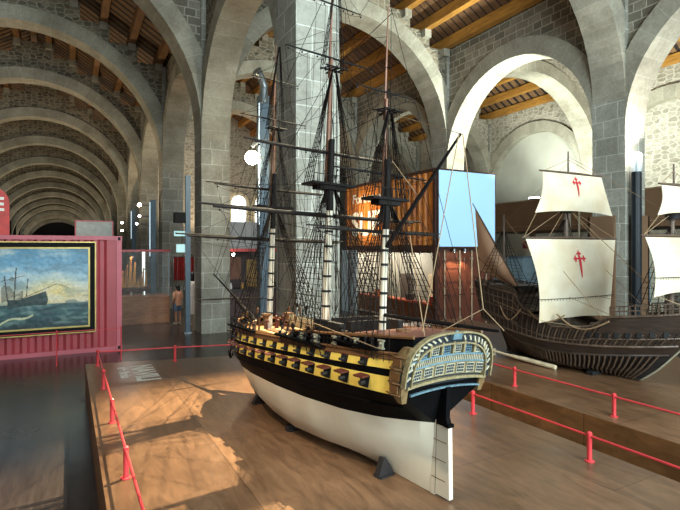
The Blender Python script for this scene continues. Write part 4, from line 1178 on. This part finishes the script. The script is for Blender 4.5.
def painted(u, v):
    """colour of the canvas at u, v in 0..1 (v up)"""
    hz = .30
    n = noise.fractal(V((u*4.2, v*6.5, 3.1)), 1.0, 2.0, 5)
    n2 = noise.fractal(V((u*9+5, v*22, 1.7)), 1.0, 2.0, 5)
    if v > hz:
        f = (v-hz)/(1-hz)
        sky = [(.0,(206,190,150)),(.18,(222,206,168)),(.42,(170,196,206)),(.75,(104,156,184)),(1,(78,132,160))]
        c = [interp([(a, b[i]) for a, b in sky], f) for i in range(3)]
        # warm cloud bank right of the ship, pale clouds above
        w = math.exp(-((u-.76)/.16)**2 - ((f-.24)/.2)**2)
        c = [c[i]*(1-w)+(232,206,136)[i]*w for i in range(3)]
        k = max(0, min(1, (n-.02)*2.2))
        c = [c[i]*(1-k*.6)+(226,220,204)[i]*k*.6 for i in range(3)]
        k = max(0, min(1, (-n-.05)*2.0)) 
        c = [c[i]*(1-k*.5)+(84,110,120)[i]*k*.5 for i in range(3)]
        if u < .45:
            k = max(0, min(1, (.45-u)*2.2))*(.6+n); k = max(0, min(.8, k))
            c = [c[i]*(1-k)+(70,84,86)[i]*k for i in range(3)]
    else:
        f = v/hz
        c = [interp([(a, b[i]) for a, b in ((0,(22,48,52)),(.5,(36,72,76)),(1,(70,104,104)))], f) for i in range(3)]
        k = max(0, min(1, (n2-.12)*2.6)); c = [c[i]*(1-k*.5)+(150,168,150)[i]*k*.5 for i in range(3)]
        k = max(0, min(1, (-n2)*1.8)); c = [c[i]*(1-k*.5)+(12,34,38)[i]*k*.5 for i in range(3)]
        if abs(v-.10-(u-.45)*.45 - .02*sin(30*u)) < .012 and .4 < u < .62: c = [190,190,150]
    # ship: hull, castle, masts
    du = u - .055; y = v - .30
    hull = (.40 < du < .665) and (-.05 + .04*sin((du-.4)*9) < y < .07+.10*max(0,(du-.48)/.18)) and du < .665-.15*abs(y-.06)
    sail = (.36 < du < .50) and y < .36-abs(du-.43)*2.0 and n > -.25
    if sail and y > 0: c = [c[i]*.45+(78,76,66)[i]*.55 for i in range(3)]
    if hull: c = [30+n*26, 50+n*30, 48+n*26]
    for (xa, ya, xb, yb, wd) in ((.44,.05,.455,.46,.004),(.40,.05,.38,.36,.004),(.49,.08,.72,.25,.003),(.52,.1,.53,.32,.003),(.36,.30,.50,.36,.003),(.72,.25,.80,.20,.002)):
        dx, dy = xb-xa, yb-ya; t = max(0, min(1, ((du-xa)*dx+(y-ya)*dy)/(dx*dx+dy*dy)))
        if sqrt((du-xa-t*dx)**2+(y-ya-t*dy)**2) < wd: c = [54,46,40]
    if .78 < du < .95 and 0 <= y < .03+.02*sin(du*40): c = [c[i]*.4+(96,110,112)[i]*.6 for i in range(3)]
    g = 1 + .10*noise.noise(V((u*60, v*40, 0)))
    return tuple(lin(max(0, min(255, q*g))) for q in c) + (1,)
mb = MB().grid(lambda a, b: (-cw/2+cw*a, -.012+.004*noise.noise(V((a*30,b*20,0))), .15+ch*b), nx, nz)
cm_, ntc, bc = base('canvas_oil')
at = N(ntc, 'ShaderNodeVertexColor'); at.layer_name = 'Col'
ntc.links.new(at.outputs[0], bc.inputs['Base Color']); bc.inputs['Roughness'].default_value = .45
cv = mb.build('canvas', cm_, pt, True)
ca = cv.data.color_attributes.new('Col', 'FLOAT_COLOR', 'POINT')
for j in range(nz+1):
    for i in range(nx+1): ca.data[j*(nx+1)+i].color = painted(i/nx, j/nz)
# ------------------------------------------------------------------ things behind
M_BLUEP = paint('pole_blue', rgb(88,106,118), .45, var=.08, metal=.2)
M_GREYP = paint('panel_grey', rgb(150,150,148), .6, var=.06)
def light_pole(loc, r, h, label, arms, mat=None, sq=True):
    o = thing('light_pole', label, 'light pole', (loc[0], loc[1], .001))
    m = MB()
    if sq: m.box(-r, r, -r, r, .02, h)
    else: m.lathe((0,0,.02), [(r,0),(r,h-.02)], 16)
    m.build('pole', mat or M_BLUEP, o); MB().box(-r*1.6, r*1.6, -r*1.6, r*1.6, 0, .02).build('base_plate', M_STEEL, o)
    for (dx, z, lens, rr, d) in arms:
        MB().tube((0,-r*.5,z), (dx,-r*1.2,z), .02, n=6).build('lamp_arm', M_STEEL, o)
        spot('lamp', (dx, -r*1.2, z), lens, '', d=d, r=rr, parent=o)
    return o
p = light_pole((4.28, 12.0), .12, 6.1, 'tall blue light pole with a bright glowing lamp, between the first pillars', [])
MB().tube((-.02,-.12,5.9), (-.02,-.12,6.35), .1, .1, 12).build('lamp_head', M_STEEL, p, True)
MB().path([(-.02,-.14,6.3),(-.12,-.2,6.5),(-.26,-.26,6.62)], [.11,.09,.13], 12).build('spot_head', M_STEEL, p, True)
MB().tube((0,-.1,4.55), (-.34,-.2,4.55), .02, n=6).build('lamp_arm', M_STEEL, p)
MB().tube((-.36,-.2,4.78), (-.2,-.22,4.92), .05, n=8).build('floodlight_head', M_STEEL, p, True)
MB().sphere((-.37,-.26,4.5), .17, 14).build('glowing_lamp', emit('glow_lamp', (1,.80,.52,1), 60), p, True)
MB().box(-.135,-.12,-.10,-.06,2.9,5.9).build('light_strip', emit('strip_cool', (.75,.92,1,1), .8), p)
p = light_pole((2.88, 14.15), .065, 4.3, 'slim blue pole with a black loudspeaker, left of the first pillar', [])
MB().box(-.36,-.07,-.14,.1,3.0,3.28).build('loudspeaker', M_DARK, p)
MB().box(-.36,-.07,-.02,.0,2.64,2.78).build('lit_sign', emit('sign_cyan', rgb(170,216,218), .35), p)
MB().box(-.30,-.07,-.02,.0,2.20,2.42).build('lit_sign', emit('sign_cyan2', rgb(180,222,222), .45), p)
p = light_pole((2.92, 20.9), .10, 4.2, 'blue light pole with warm lamps in front of the third pillar', [(-.5, 3.98, LAMP, .08, (-.2,-1,-.1)), (-.5, 3.55, LAMPW, .05, (-.2,-1,-.1)), (-.6, 3.25, LAMPW, .05, (-.2,-1,-.1))])
MB().box(-.13,-.10,-.09,-.06,2.0,4.1).build('light_strip', emit('strip_cool2', (.7,.9,1,1), .7), p)
p = light_pole((2.95, 27.8), .10, 4.3, 'farthest blue light pole with small white lamps down the left nave', [(-.55, 3.6, LAMPW, .06, (-.2,-1,-.1)), (-.55, 3.2, LAMP, .06, (-.2,-1,-.1)), (-.6, 2.8, LAMPW, .06, (-.2,-1,-.1)), (-1.5, 2.3, LAMP, .08, (-.2,-1,-.1))])
MB().box(-.13,-.10,-.09,-.06,2.8,4.2).build('light_strip', emit('strip_cool3', (.7,.9,1,1), .7), p)
p = light_pole((11.72, 7.12), .11, 4.1, 'dark pole with a bright glass lamp on top beside the right-hand pillar', [], paint('pole_dark', rgb(22,30,36), .3), sq=False)
MB().lathe((0,0,4.1), [(.12,0),(.12,.42)], 16).build('glass_shade', glass('lamp_glass', (.8,.92,.98,1), .3), p, True)
MB().sphere((0,0,4.5), .11, 14, 0, (1,1,.6)).build('bulb', emit('uplight_bulb', (1,.95,.84,1), 40), p, True)
MB().lathe((0,0,4.1), [(.03,0),(.03,.34)], 8).build('lamp_stem', M_STEEL, p)

# glass showcase with the lateen boat
GL = glass('case_glass', (.86,.92,.92,1), .05)
WD = wood('case_wood', rgb(110,72,46), rgb(152,106,72), .45, (1.5, 3, 8))
M_REDF = paint('frame_red', rgb(196,60,56), .4)
cs_ = thing('glass_showcase', 'red-topped glass showcase on a wooden base beyond the red container', 'showcase', (1.85, 16.95, .001))
MB().box(-.95,.95,-.5,.5,0,.80).build('wooden_base', WD, cs_)
MB().box(-.97,.97,-.52,.52,.80,.83).build('base_rim', WD, cs_)
MB().box(-.97,.97,-.52,.52,2.2,2.27).build('top_frame', M_REDF, cs_)
for x in (-.95, .91): 
    for y in (-.5, .46): MB().box(x, x+.04, y, y+.04, .83, 2.2).build('corner_upright', M_REDF if x < 0 else M_STEEL, cs_)
MB().box(-.91,.91,-.495,-.485,.83,2.2).build('glass_pane', GL, cs_)
for x in (-.945, .935): MB().box(x, x+.01, -.46, .46, .83, 2.2).build('glass_pane', GL, cs_)
MB().box(.22,.30,.1,.14,.83,2.2).build('light_tube', emit('tube_white', (.85,1,.97,1), 1.0), cs_)
bt = thing('boat_model', 'small brown lateen-rigged boat model inside the glass showcase', 'boat model', (1.64, 16.9, .835)); bt.scale = (.86, .86, .95)
hullp = []
for i in range(13):
    t = i/12; w = .11*sin(pi*min(1,t*.94+.03))**.6; z0 = .10+.10*(2*t-1)**2
    hullp.append([(-.75+1.5*t, -w, z0+.13), (-.75+1.5*t, -w*.7, z0+.04), (-.75+1.5*t, 0, z0-.02), (-.75+1.5*t, w*.7, z0+.04), (-.75+1.5*t, w, z0+.13)])
m = MB(); m.add([p for r_ in hullp for p in r_], [(i*5+k, i*5+k+1, i*5+5+k+1, i*5+5+k) for i in range(12) for k in range(4)] + [(i*5, i*5+5, i*5+9, i*5+4) for i in range(12)])
m.build('hull', M_RIB, bt, True)
for x in (-.45, .1, .5): MB().box(x-.03, x+.03, -.05, .05, 0, .12).build('cradle_leg', M_PALE, bt)
M_OCH = paint('sail_ochre', rgb(176,126,62), .8, scale=12)
for (x, h, w) in ((-.05, 1.06, .40), (.42, .68, .28)):
    MB().tube((x,0,.15), (x,0,.2+h*.8), .012, n=6).build('mast', M_RIB, bt)
    for k in range(5):
        a = x-w*.9+w*.34*k
        zt = .25 + h*(1-.72*abs(k-3.0)/4.0) - (0 if k > 2 else .1)
        m = MB(); m.add([(a,.01*k,.28),(a+w*.32,.01*k,.26),(a+w*.34,.015*k,zt),(a+w*.2,.015*k,zt*.97)], [(0,1,2,3)]); m.build('sail', M_OCH, bt)
    MB().tube((x-w,0,.24), (x+w*.6,.02,.22+h), .01, n=6).build('lateen_yard', M_RIB, bt)
# white notice board behind the container
nb_ = thing('notice_board', 'blank white board in a thin red frame above the red container', 'board', (.75, 18.2, .001))
MB().box(-.52,.52,-.02,.02,2.05,3.17).build('board', paint('board_white', rgb(196,198,190), .6), nb_)
m = MB(); m.box(-.56,.56,-.03,.03,3.17,3.21); m.box(-.56,-.52,-.03,.03,0,3.17); m.box(.52,.56,-.03,.03,0,3.17); m.build('board_frame', M_REDF, nb_)

# exhibition booth between the first two pillars
eb = thing('exhibition_booth', 'red-framed exhibition booth with a grey header panel and dark displays', 'booth', (5.6, 16.6, .001))
for x in (-1.25, .95): MB().box(x, x+.09, -.05, .05, 0, 3.25 if x < 0 else 2.3).build('frame_post', M_REDF, eb)
MB().box(-1.25, 1.04, -.05, .05, 2.2, 2.3).build('frame_beam', M_REDF, eb)
MB().box(-1.16, .30, -.02, .02, 2.3, 3.2).build('header_panel', M_GREYP, eb)
MB().box(-1.16, .95, 1.2, 1.25, 0, 2.2).build('back_panel', paint('booth_dark', rgb(52,36,32), .6), eb)
MB().box(-.9,-.1,1.17,1.2,1.2,2.0).build('poster', paint('poster_brown', rgb(120,74,50), .6, scale=5), eb)
MB().box(.1,.8,1.17,1.2,.9,1.9).build('poster', paint('poster_ochre', rgb(150,116,60), .6, scale=5), eb)
MB().box(-1.1,.9,.1,.6,.85,.92).build('display_shelf', paint('shelf_dark', rgb(40,36,36), .4), eb)
MB().box(-1.1,.9,.15,.55,0,.85).build('display_base', paint('base_orange', rgb(72,46,40), .5), eb)
for i, (x, c) in enumerate(((-1.0, rgb(220,220,220)), (-.85, rgb(70,130,190)), (-.72, rgb(226,226,230)), (-.3, rgb(196,150,80)), (.3, rgb(180,60,50)))):
    o = MB().lathe((0,0,0), [(.05,0),(.06,.08),(.035,.16),(.04,.2)], 10).build('display_jar', paint('jar', c, .3)); o.location = (5.6+x, 16.95, .925)
    tag(o, ['white jar at the left end of the dark booth shelf', 'blue jar on the dark booth shelf', 'white jar beside the blue jar on the booth shelf', 'ochre jar in the middle of the booth shelf', 'red jar on the right of the booth shelf'][i], 'jar', 'jars on the booth shelf')
MB().sphere((-.75,-.1,2.1), .05, 8).build('booth_lamp', LAMPW, eb)
# stand with hanging red cloth and green plant near the woman
rc = thing('garment_stand', 'rack of hanging red cloths behind the first pillar', 'rack', (3.85, 19.2, .001))
for x in (-.45, .45): MB().tube((x,0,0), (x,0,2.0), .02, n=8).build('rack_post', M_STEEL, rc)
MB().tube((-.47,0,2.0), (.47,0,2.0), .02, n=8).build('rack_bar', M_STEEL, rc)
for i in range(6):
    x = -.38+.15*i
    MB().grid(lambda a, b: (x+.13*(a-.5)+.01*sin(6*b), .05*sin(9*a+i), 1.98-.85*b), 8, 6).build('red_cloth', M_REDF, rc, True)
# ------------------------------------------------------------------ visitors
SKIN = paint('skin', rgb(176,124,98), .55, var=.05); HAIR = paint('hair_black', rgb(22,18,18), .45)
def skinned(name, pts, edges, rad, mat, parent, root=0):
    me = bpy.data.meshes.new(name); me.from_pydata([V(p) for p in pts], edges, []); me.materials.append(mat)
    o = bpy.data.objects.new(name, me); COL.objects.link(o); o.parent = parent
    sk = o.modifiers.new('skin', 'SKIN'); sk.use_smooth_shade = True
    for i, d in enumerate(me.skin_vertices[0].data):
        r = rad[i]; d.radius = r if isinstance(r, tuple) else (r, r); d.use_root = (i == root)
    sd = o.modifiers.new('sub', 'SUBSURF'); sd.levels = 1; sd.render_levels = 2
    return o
def person(loc, h, rz, label, top, bottom, shoe, hair_len, short=True, dress=False):
    k = h/1.7
    o = thing('person', label, 'person', (loc[0], loc[1], .001), rz)
    S = lambda x, y, z: (x*k, y*k, z*k)
    pts = [S(0,0,.92), S(0,.0,1.12), S(0,0,1.36), S(0,.01,1.48), S(0,-.02,1.56),
           S(.09,0,.86), S(.10,-.01,.48), S(.10,.03,.08), S(.10,-.12,.035),
           S(-.09,0,.86), S(-.10,.02,.48), S(-.10,.05,.08), S(-.10,-.10,.035),
           S(.17,0,1.38), S(.22,.02,1.12), S(.22,-.10,.92), S(-.17,0,1.38), S(-.22,.02,1.12), S(-.21,-.10,.92),
           S(.22,-.13,.84), S(.215,-.15,.77), S(-.21,-.13,.84), S(-.205,-.15,.77)]
    ed = [(0,1),(1,2),(2,3),(3,4),(0,5),(5,6),(6,7),(7,8),(0,9),(9,10),(10,11),(11,12),(2,13),(13,14),(14,15),(2,16),(16,17),(17,18),(15,19),(19,20),(18,21),(21,22)]
    rad = [.13,.115,.13,.055,.05,.085,.058,.04,.035,.085,.058,.04,.035,.06,.042,.033,.06,.042,.033,.033,.016,.033,.016]
    rad = [r*k for r in rad]
    body = skinned('body', pts, ed, rad, SKIN, o)
    hd = MB(); hd.sphere(S(0,-.015,1.60), .098*k, 16, 0, (.82,.95,1.2)); hd.sphere(S(0,-.112,1.585), .016*k, 8, 0, (1,1,1.5))
    for sx_ in (-1, 1):
        hd.sphere(S(sx_*.08,0,1.59), .022*k, 8, 0, (.5,1,1.4))
    head = hd.build('head', SKIN, o, True)
    m = MB()
    for sx_ in (-1, 1): m.sphere(S(sx_*.033,-.098,1.61), .011*k, 8)
    m.build('eyes', M_BLK, head)
    MB().box(-.025*k,.025*k,-.108*k,-.10*k,1.545*k,1.553*k).build('mouth', paint('lips', rgb(140,72,66), .5), head)
    m = MB(); m.sphere(S(0,.012,1.63), .108*k, 16, 0, (.9,.92,1.08)); m.sphere(S(0,.05,1.55-hair_len*.4), .085*k, 12, 0, (.95,.7,1+hair_len*5)); m.build('hair', HAIR, o, True)
    # clothes: shells around the trunk
    ring = lambda zz, rx, ry, cy=0: [S(rx*cos(2*pi*i/20), ry*sin(2*pi*i/20)+cy, zz) for i in range(20)]
    def shell(name, rings, mat):
        vs = [p for r_ in rings for p in r_]
        MB().add(vs, [(i*20+j, i*20+(j+1) % 20, (i+1)*20+(j+1) % 20, (i+1)*20+j) for i in range(len(rings)-1) for j in range(20)]).build(name, mat, o, True)
    lowz = .40 if dress else .84
    shell('shirt' if not dress else 'dress', [ring(lowz,.215 if dress else .18,.17 if dress else .145), ring(.95,.17,.145), ring(1.1,.158,.135), ring(1.28,.18,.15), ring(1.40,.16,.12), ring(1.455,.08,.08)], top)
    for sx_ in (-1, 1):
        m = MB(); m.path([S(sx_*.14,0,1.40), S(sx_*.19,.01,1.30), S(sx_*.215,.018,1.16)], [.075*k,.068*k,.06*k], 12); m.build('sleeve', top, o, True)
        if not dress:
            m = MB(); m.path([S(sx_*.085,0,.92), S(sx_*.095,-.0,.72), S(sx_*.10,.0,.58 if short else .1)], [.105*k,.095*k,.085*k if short else .06*k], 14); m.build('shorts_leg' if short else 'trouser_leg', bottom, o, True)
        m = MB(); m.path([S(sx_*.10,.07,.05), S(sx_*.10,-.02,.055), S(sx_*.10,-.16,.035)], [.042*k,.048*k,.034*k], 10); m.build('shoe', shoe, o, True)
    return o
person((2.92,15.8), 1.20, R(-150), 'child with black hair in an orange-beige shirt, denim shorts and white shoes', paint('shirt_beige', rgb(206,150,118), .8), paint('denim', rgb(96,110,130), .8), M_PALE, .12)
person((3.27,15.3), 1.58, R(160), 'person with black hair in a long white top standing behind the slim blue pole', paint('white_top', rgb(222,212,200), .8), paint('trousers', rgb(70,60,58), .8), paint('shoe_tan', rgb(180,150,120), .6), .1, dress=True)
# ------------------------------------------------------------------ right side: gallery, wall panels
M_BRN = paint('gallery_brown', rgb(122,92,66), .6, var=.08, scale=2)
ga = thing('gallery_balcony', 'brown panelled gallery balcony behind the cross-sailed ship', 'balcony', (15.1, 12.0, .001))
MB().box(0,.08,-5.0,4.2,3.13,4.05).build('parapet_panel', M_BRN, ga)
MB().box(-.03,.11,-5.0,4.2,4.05,4.10).build('parapet_rail', paint('rail_tan', rgb(150,120,90), .5), ga)
MB().box(0,3.0,-5.0,4.2,2.95,3.12).build('gallery_slab', M_BRN, ga)
for y in (-4.6, -1.6, 1.2, 4.0): MB().box(.1,.25,y-.08,y+.08,0,2.95).build('gallery_post', paint('post_brown', rgb(90,68,50), .6), ga)
for y in (2.9, 3.3, -.9, -.55): MB().box(-.05,-.01,y-.025,y+.025,2.6,4.2).build('rail_upright', paint('upright_pale', rgb(196,186,160), .6), ga)
for i, (y) in enumerate((3.6, 1.0)):
    o = thing('gallery_lamp', 'small flat lamp on the gallery rail, %s' % ('nearer the blue screen' if i == 0 else 'nearer the topsail'), 'lamp', (15.14, 12+y, 4.102)); MB().box(-.08,.08,-.2,.2,0,.05).build('lamp_body', M_STEEL, o); MB().box(-.09,.07,-.18,.18,.05,.09).build('lamp_diffuser', LAMPW, o)
pw = thing('panel_wall', 'pale grey panel wall under a dark red beam behind the carrack', 'partition', (14.2, 7.9, .001))
for i in range(9): MB().box(0,.05,i*.52,i*.52+.505,0,2.28).build('wall_panel', paint('panel_pale', rgb(186,182,160), .6, var=.04), pw)
MB().box(-.06,.08,-.1,4.75,2.3,2.56).build('red_beam', paint('beam_dark_red', rgb(112,30,36), .5), pw)
MB().box(-.03,0,.35,1.6,.7,1.75).build('blue_poster', paint('poster_blue', rgb(110,140,160), .6, scale=3), pw)
o = spot('wall_spotlight', (13.9, 9.0, 2.12), LAMP, 'warm spotlight below the dark red beam between the sails', d=(.3,0,-1), r=.08)
MB().box(-.02,.24,-.02,.02,.12,.16).build('lamp_bracket', M_STEEL, o)
bl = thing('pillar_cladding', 'brown boards cladding the lower part of the right-hand pillar', 'cladding', (12.0, 7.75, .001))
for (x0,x1,y0,y1) in ((-.45,-.40,-.2,.5),(.40,.45,-.5,.5),(-.2,.45,-.5,-.44),(-.45,.45,.45,.5)):
    MB().box(x0,x1,y0,y1,0,3.1).build('board', M_BRN, bl)
st_ = thing('storage_cabinet', 'blue-grey cabinet behind the stern of the carrack', 'cabinet', (13.4, 12.6, .001))
MB().box(-.4,.4,-1.0,1.0,.08,2.0).build('body', paint('cabinet_blue', rgb(128,150,160), .5), st_)
MB().box(-.42,.42,-1.02,1.02,2.0,2.05).build('top', paint('cabinet_top', rgb(90,106,118), .5), st_)
MB().box(-.38,.38,-.98,.98,0,.08).build('plinth', M_BLK, st_)
for i in range(3): MB().box(-.415,-.4,-.98+.66*i,-.34+.66*i,.12,1.95).build('door', paint('cabinet_door', rgb(138,162,172), .5), st_)
# ------------------------------------------------------------------ camera, light
cam = bpy.data.cameras.new('camera'); co = bpy.data.objects.new('camera', cam); COL.objects.link(co)
cam.sensor_fit = 'HORIZONTAL'; cam.sensor_width = 36; cam.lens = 505/680*36
cam.shift_y = -7/680; cam.clip_end = 300; cam.clip_start = .05
co.location = (0, 0, 2.32); co.rotation_euler = (R(90), 0, -R(28.3))
sc.camera = co
w = bpy.data.worlds.new('world'); sc.world = w; w.use_nodes = True
bg = w.node_tree.nodes['Background']; bg.inputs[0].default_value = (.78, .9, .95, 1); bg.inputs[1].default_value = .55

def light(name, kind, loc, energy, color, target=None, size=.3, spot=60, blend=.4, shape=None, sy=None):
    l = bpy.data.lights.new(name, kind); l.energy = energy; l.color = color
    if kind == 'AREA':
        l.size = size
        if sy: l.shape = 'RECTANGLE'; l.size_y = sy
    else: l.shadow_soft_size = size
    if kind == 'SPOT': l.spot_size = R(spot); l.spot_blend = blend
    o = bpy.data.objects.new(name, l); COL.objects.link(o); o.location = loc
    if target is not None:
        o.rotation_euler = (V(target) - V(loc)).to_track_quat('-Z', 'Y').to_euler()
    return o
COOL = (.78, .95, 1.0); WARM = (1, .72, .42); WHITE = (1, .96, .88); GREENW = (.93, 1, .9)
light('daylight', 'AREA', (4, -5, 5.0), 2300, COOL, (4.0, 10, 4.8), 8, sy=6)
light('ship_spot', 'SPOT', (5.3, 6.9, 9.0), 15000, (1,.85,.55), (1.8, 5.2, .5), .04, 30, .75)
light('platform_spot', 'SPOT', (-1.6, 3.4, 6.4), 900, (1, .84, .6), (2.2, 4.6, .9), .12, 40, .8)
light('nao_spot', 'SPOT', (3.0, 1.0, 6.5), 120, WHITE, (7, 5, 1.5), .1, 50, .6)
light('arch_uplight', 'SPOT', (12.4, 8.4, 4.6), 3600, GREENW, (12.0, 12.6, 7.2), .2, 75, .5)
light('arch_uplight', 'SPOT', (15.8, 14.2, 4.4), 1500, GREENW, (19.0, 14.2, 7.6), .2, 90, .5)
light('gallery_uplight', 'SPOT', (16.0, 9.5, 4.6), 1500, GREENW, (19.5, 11, 8), .3, 130, .5)
light('gallery_uplight', 'SPOT', (16.0, 17.0, 4.6), 350, GREENW, (18, 17, 8), .3, 130, .5)
light('container_spot', 'SPOT', (6.2, 14.2, 3.0), 900, (1,.82,.55), (9.15, 14.8, 3.4), .1, 44, .9)
for yy in (12.4, 14.2, 15.6): light('container_lamp', 'POINT', (10.0, yy, 2.0), 34, WHITE, size=.1)
for xx in (.55, .95): light('door_lamp', 'SPOT', (OX0+xx, OY0-.2, 2.05), 22, WARM, (OX0+xx, OY0-.05, 0), .03, 120, .5)
light('showcase_fill', 'POINT', (1.6, 16.8, 2.15), 14, WHITE, size=.05)  # added fill light inside the case to brighten the boat
light('visitor_fill', 'SPOT', (2.3, 14.7, 4.2), 260, WHITE, (3.0, 15.5, .6), .1, 40, .5)  # added fill spot, brightens the two visitors; no fixture belongs to it
light('glow', 'POINT', (3.85, 11.5, 4.5), 25, WARM, size=.13)
light('pole_uplight', 'SPOT', (11.72, 6.85, 4.6), 350, WHITE, (11.8, 7.4, 9), .1, 120, .5)
for y, e in ((16.5, 30), (23.6, 480), (36.4, 480), (49, 420), (62, 420), (75, 420), (88, 400)):
    light('nave_lamp', 'SPOT', (-1.4, y, 1.6), e*1.6, (1, .82, .58), (-1.4, y+.3, 9), .3, 150, .3)
for y, e in ((17, 110), (23.6, 130), (29.5, 450)):
    light('nave_lamp', 'SPOT', (7.0, y, 2.5), e*1.4, (1, .74, .5), (7.4, y+.3, 9), .3, 150, .3)
vs = sc.view_settings
sc.display_settings.display_device = 'sRGB'
vs.view_transform = 'Standard'; vs.look = 'None'; vs.gamma = 1; vs.use_curve_mapping = False
vs.exposure = .3
sc.cycles.max_bounces = 6; sc.cycles.diffuse_bounces = 3; sc.cycles.glossy_bounces = 3
sc.cycles.transparent_max_bounces = 12
sc.cycles.use_denoising = True
sc.cycles.sample_clamp_indirect = 6
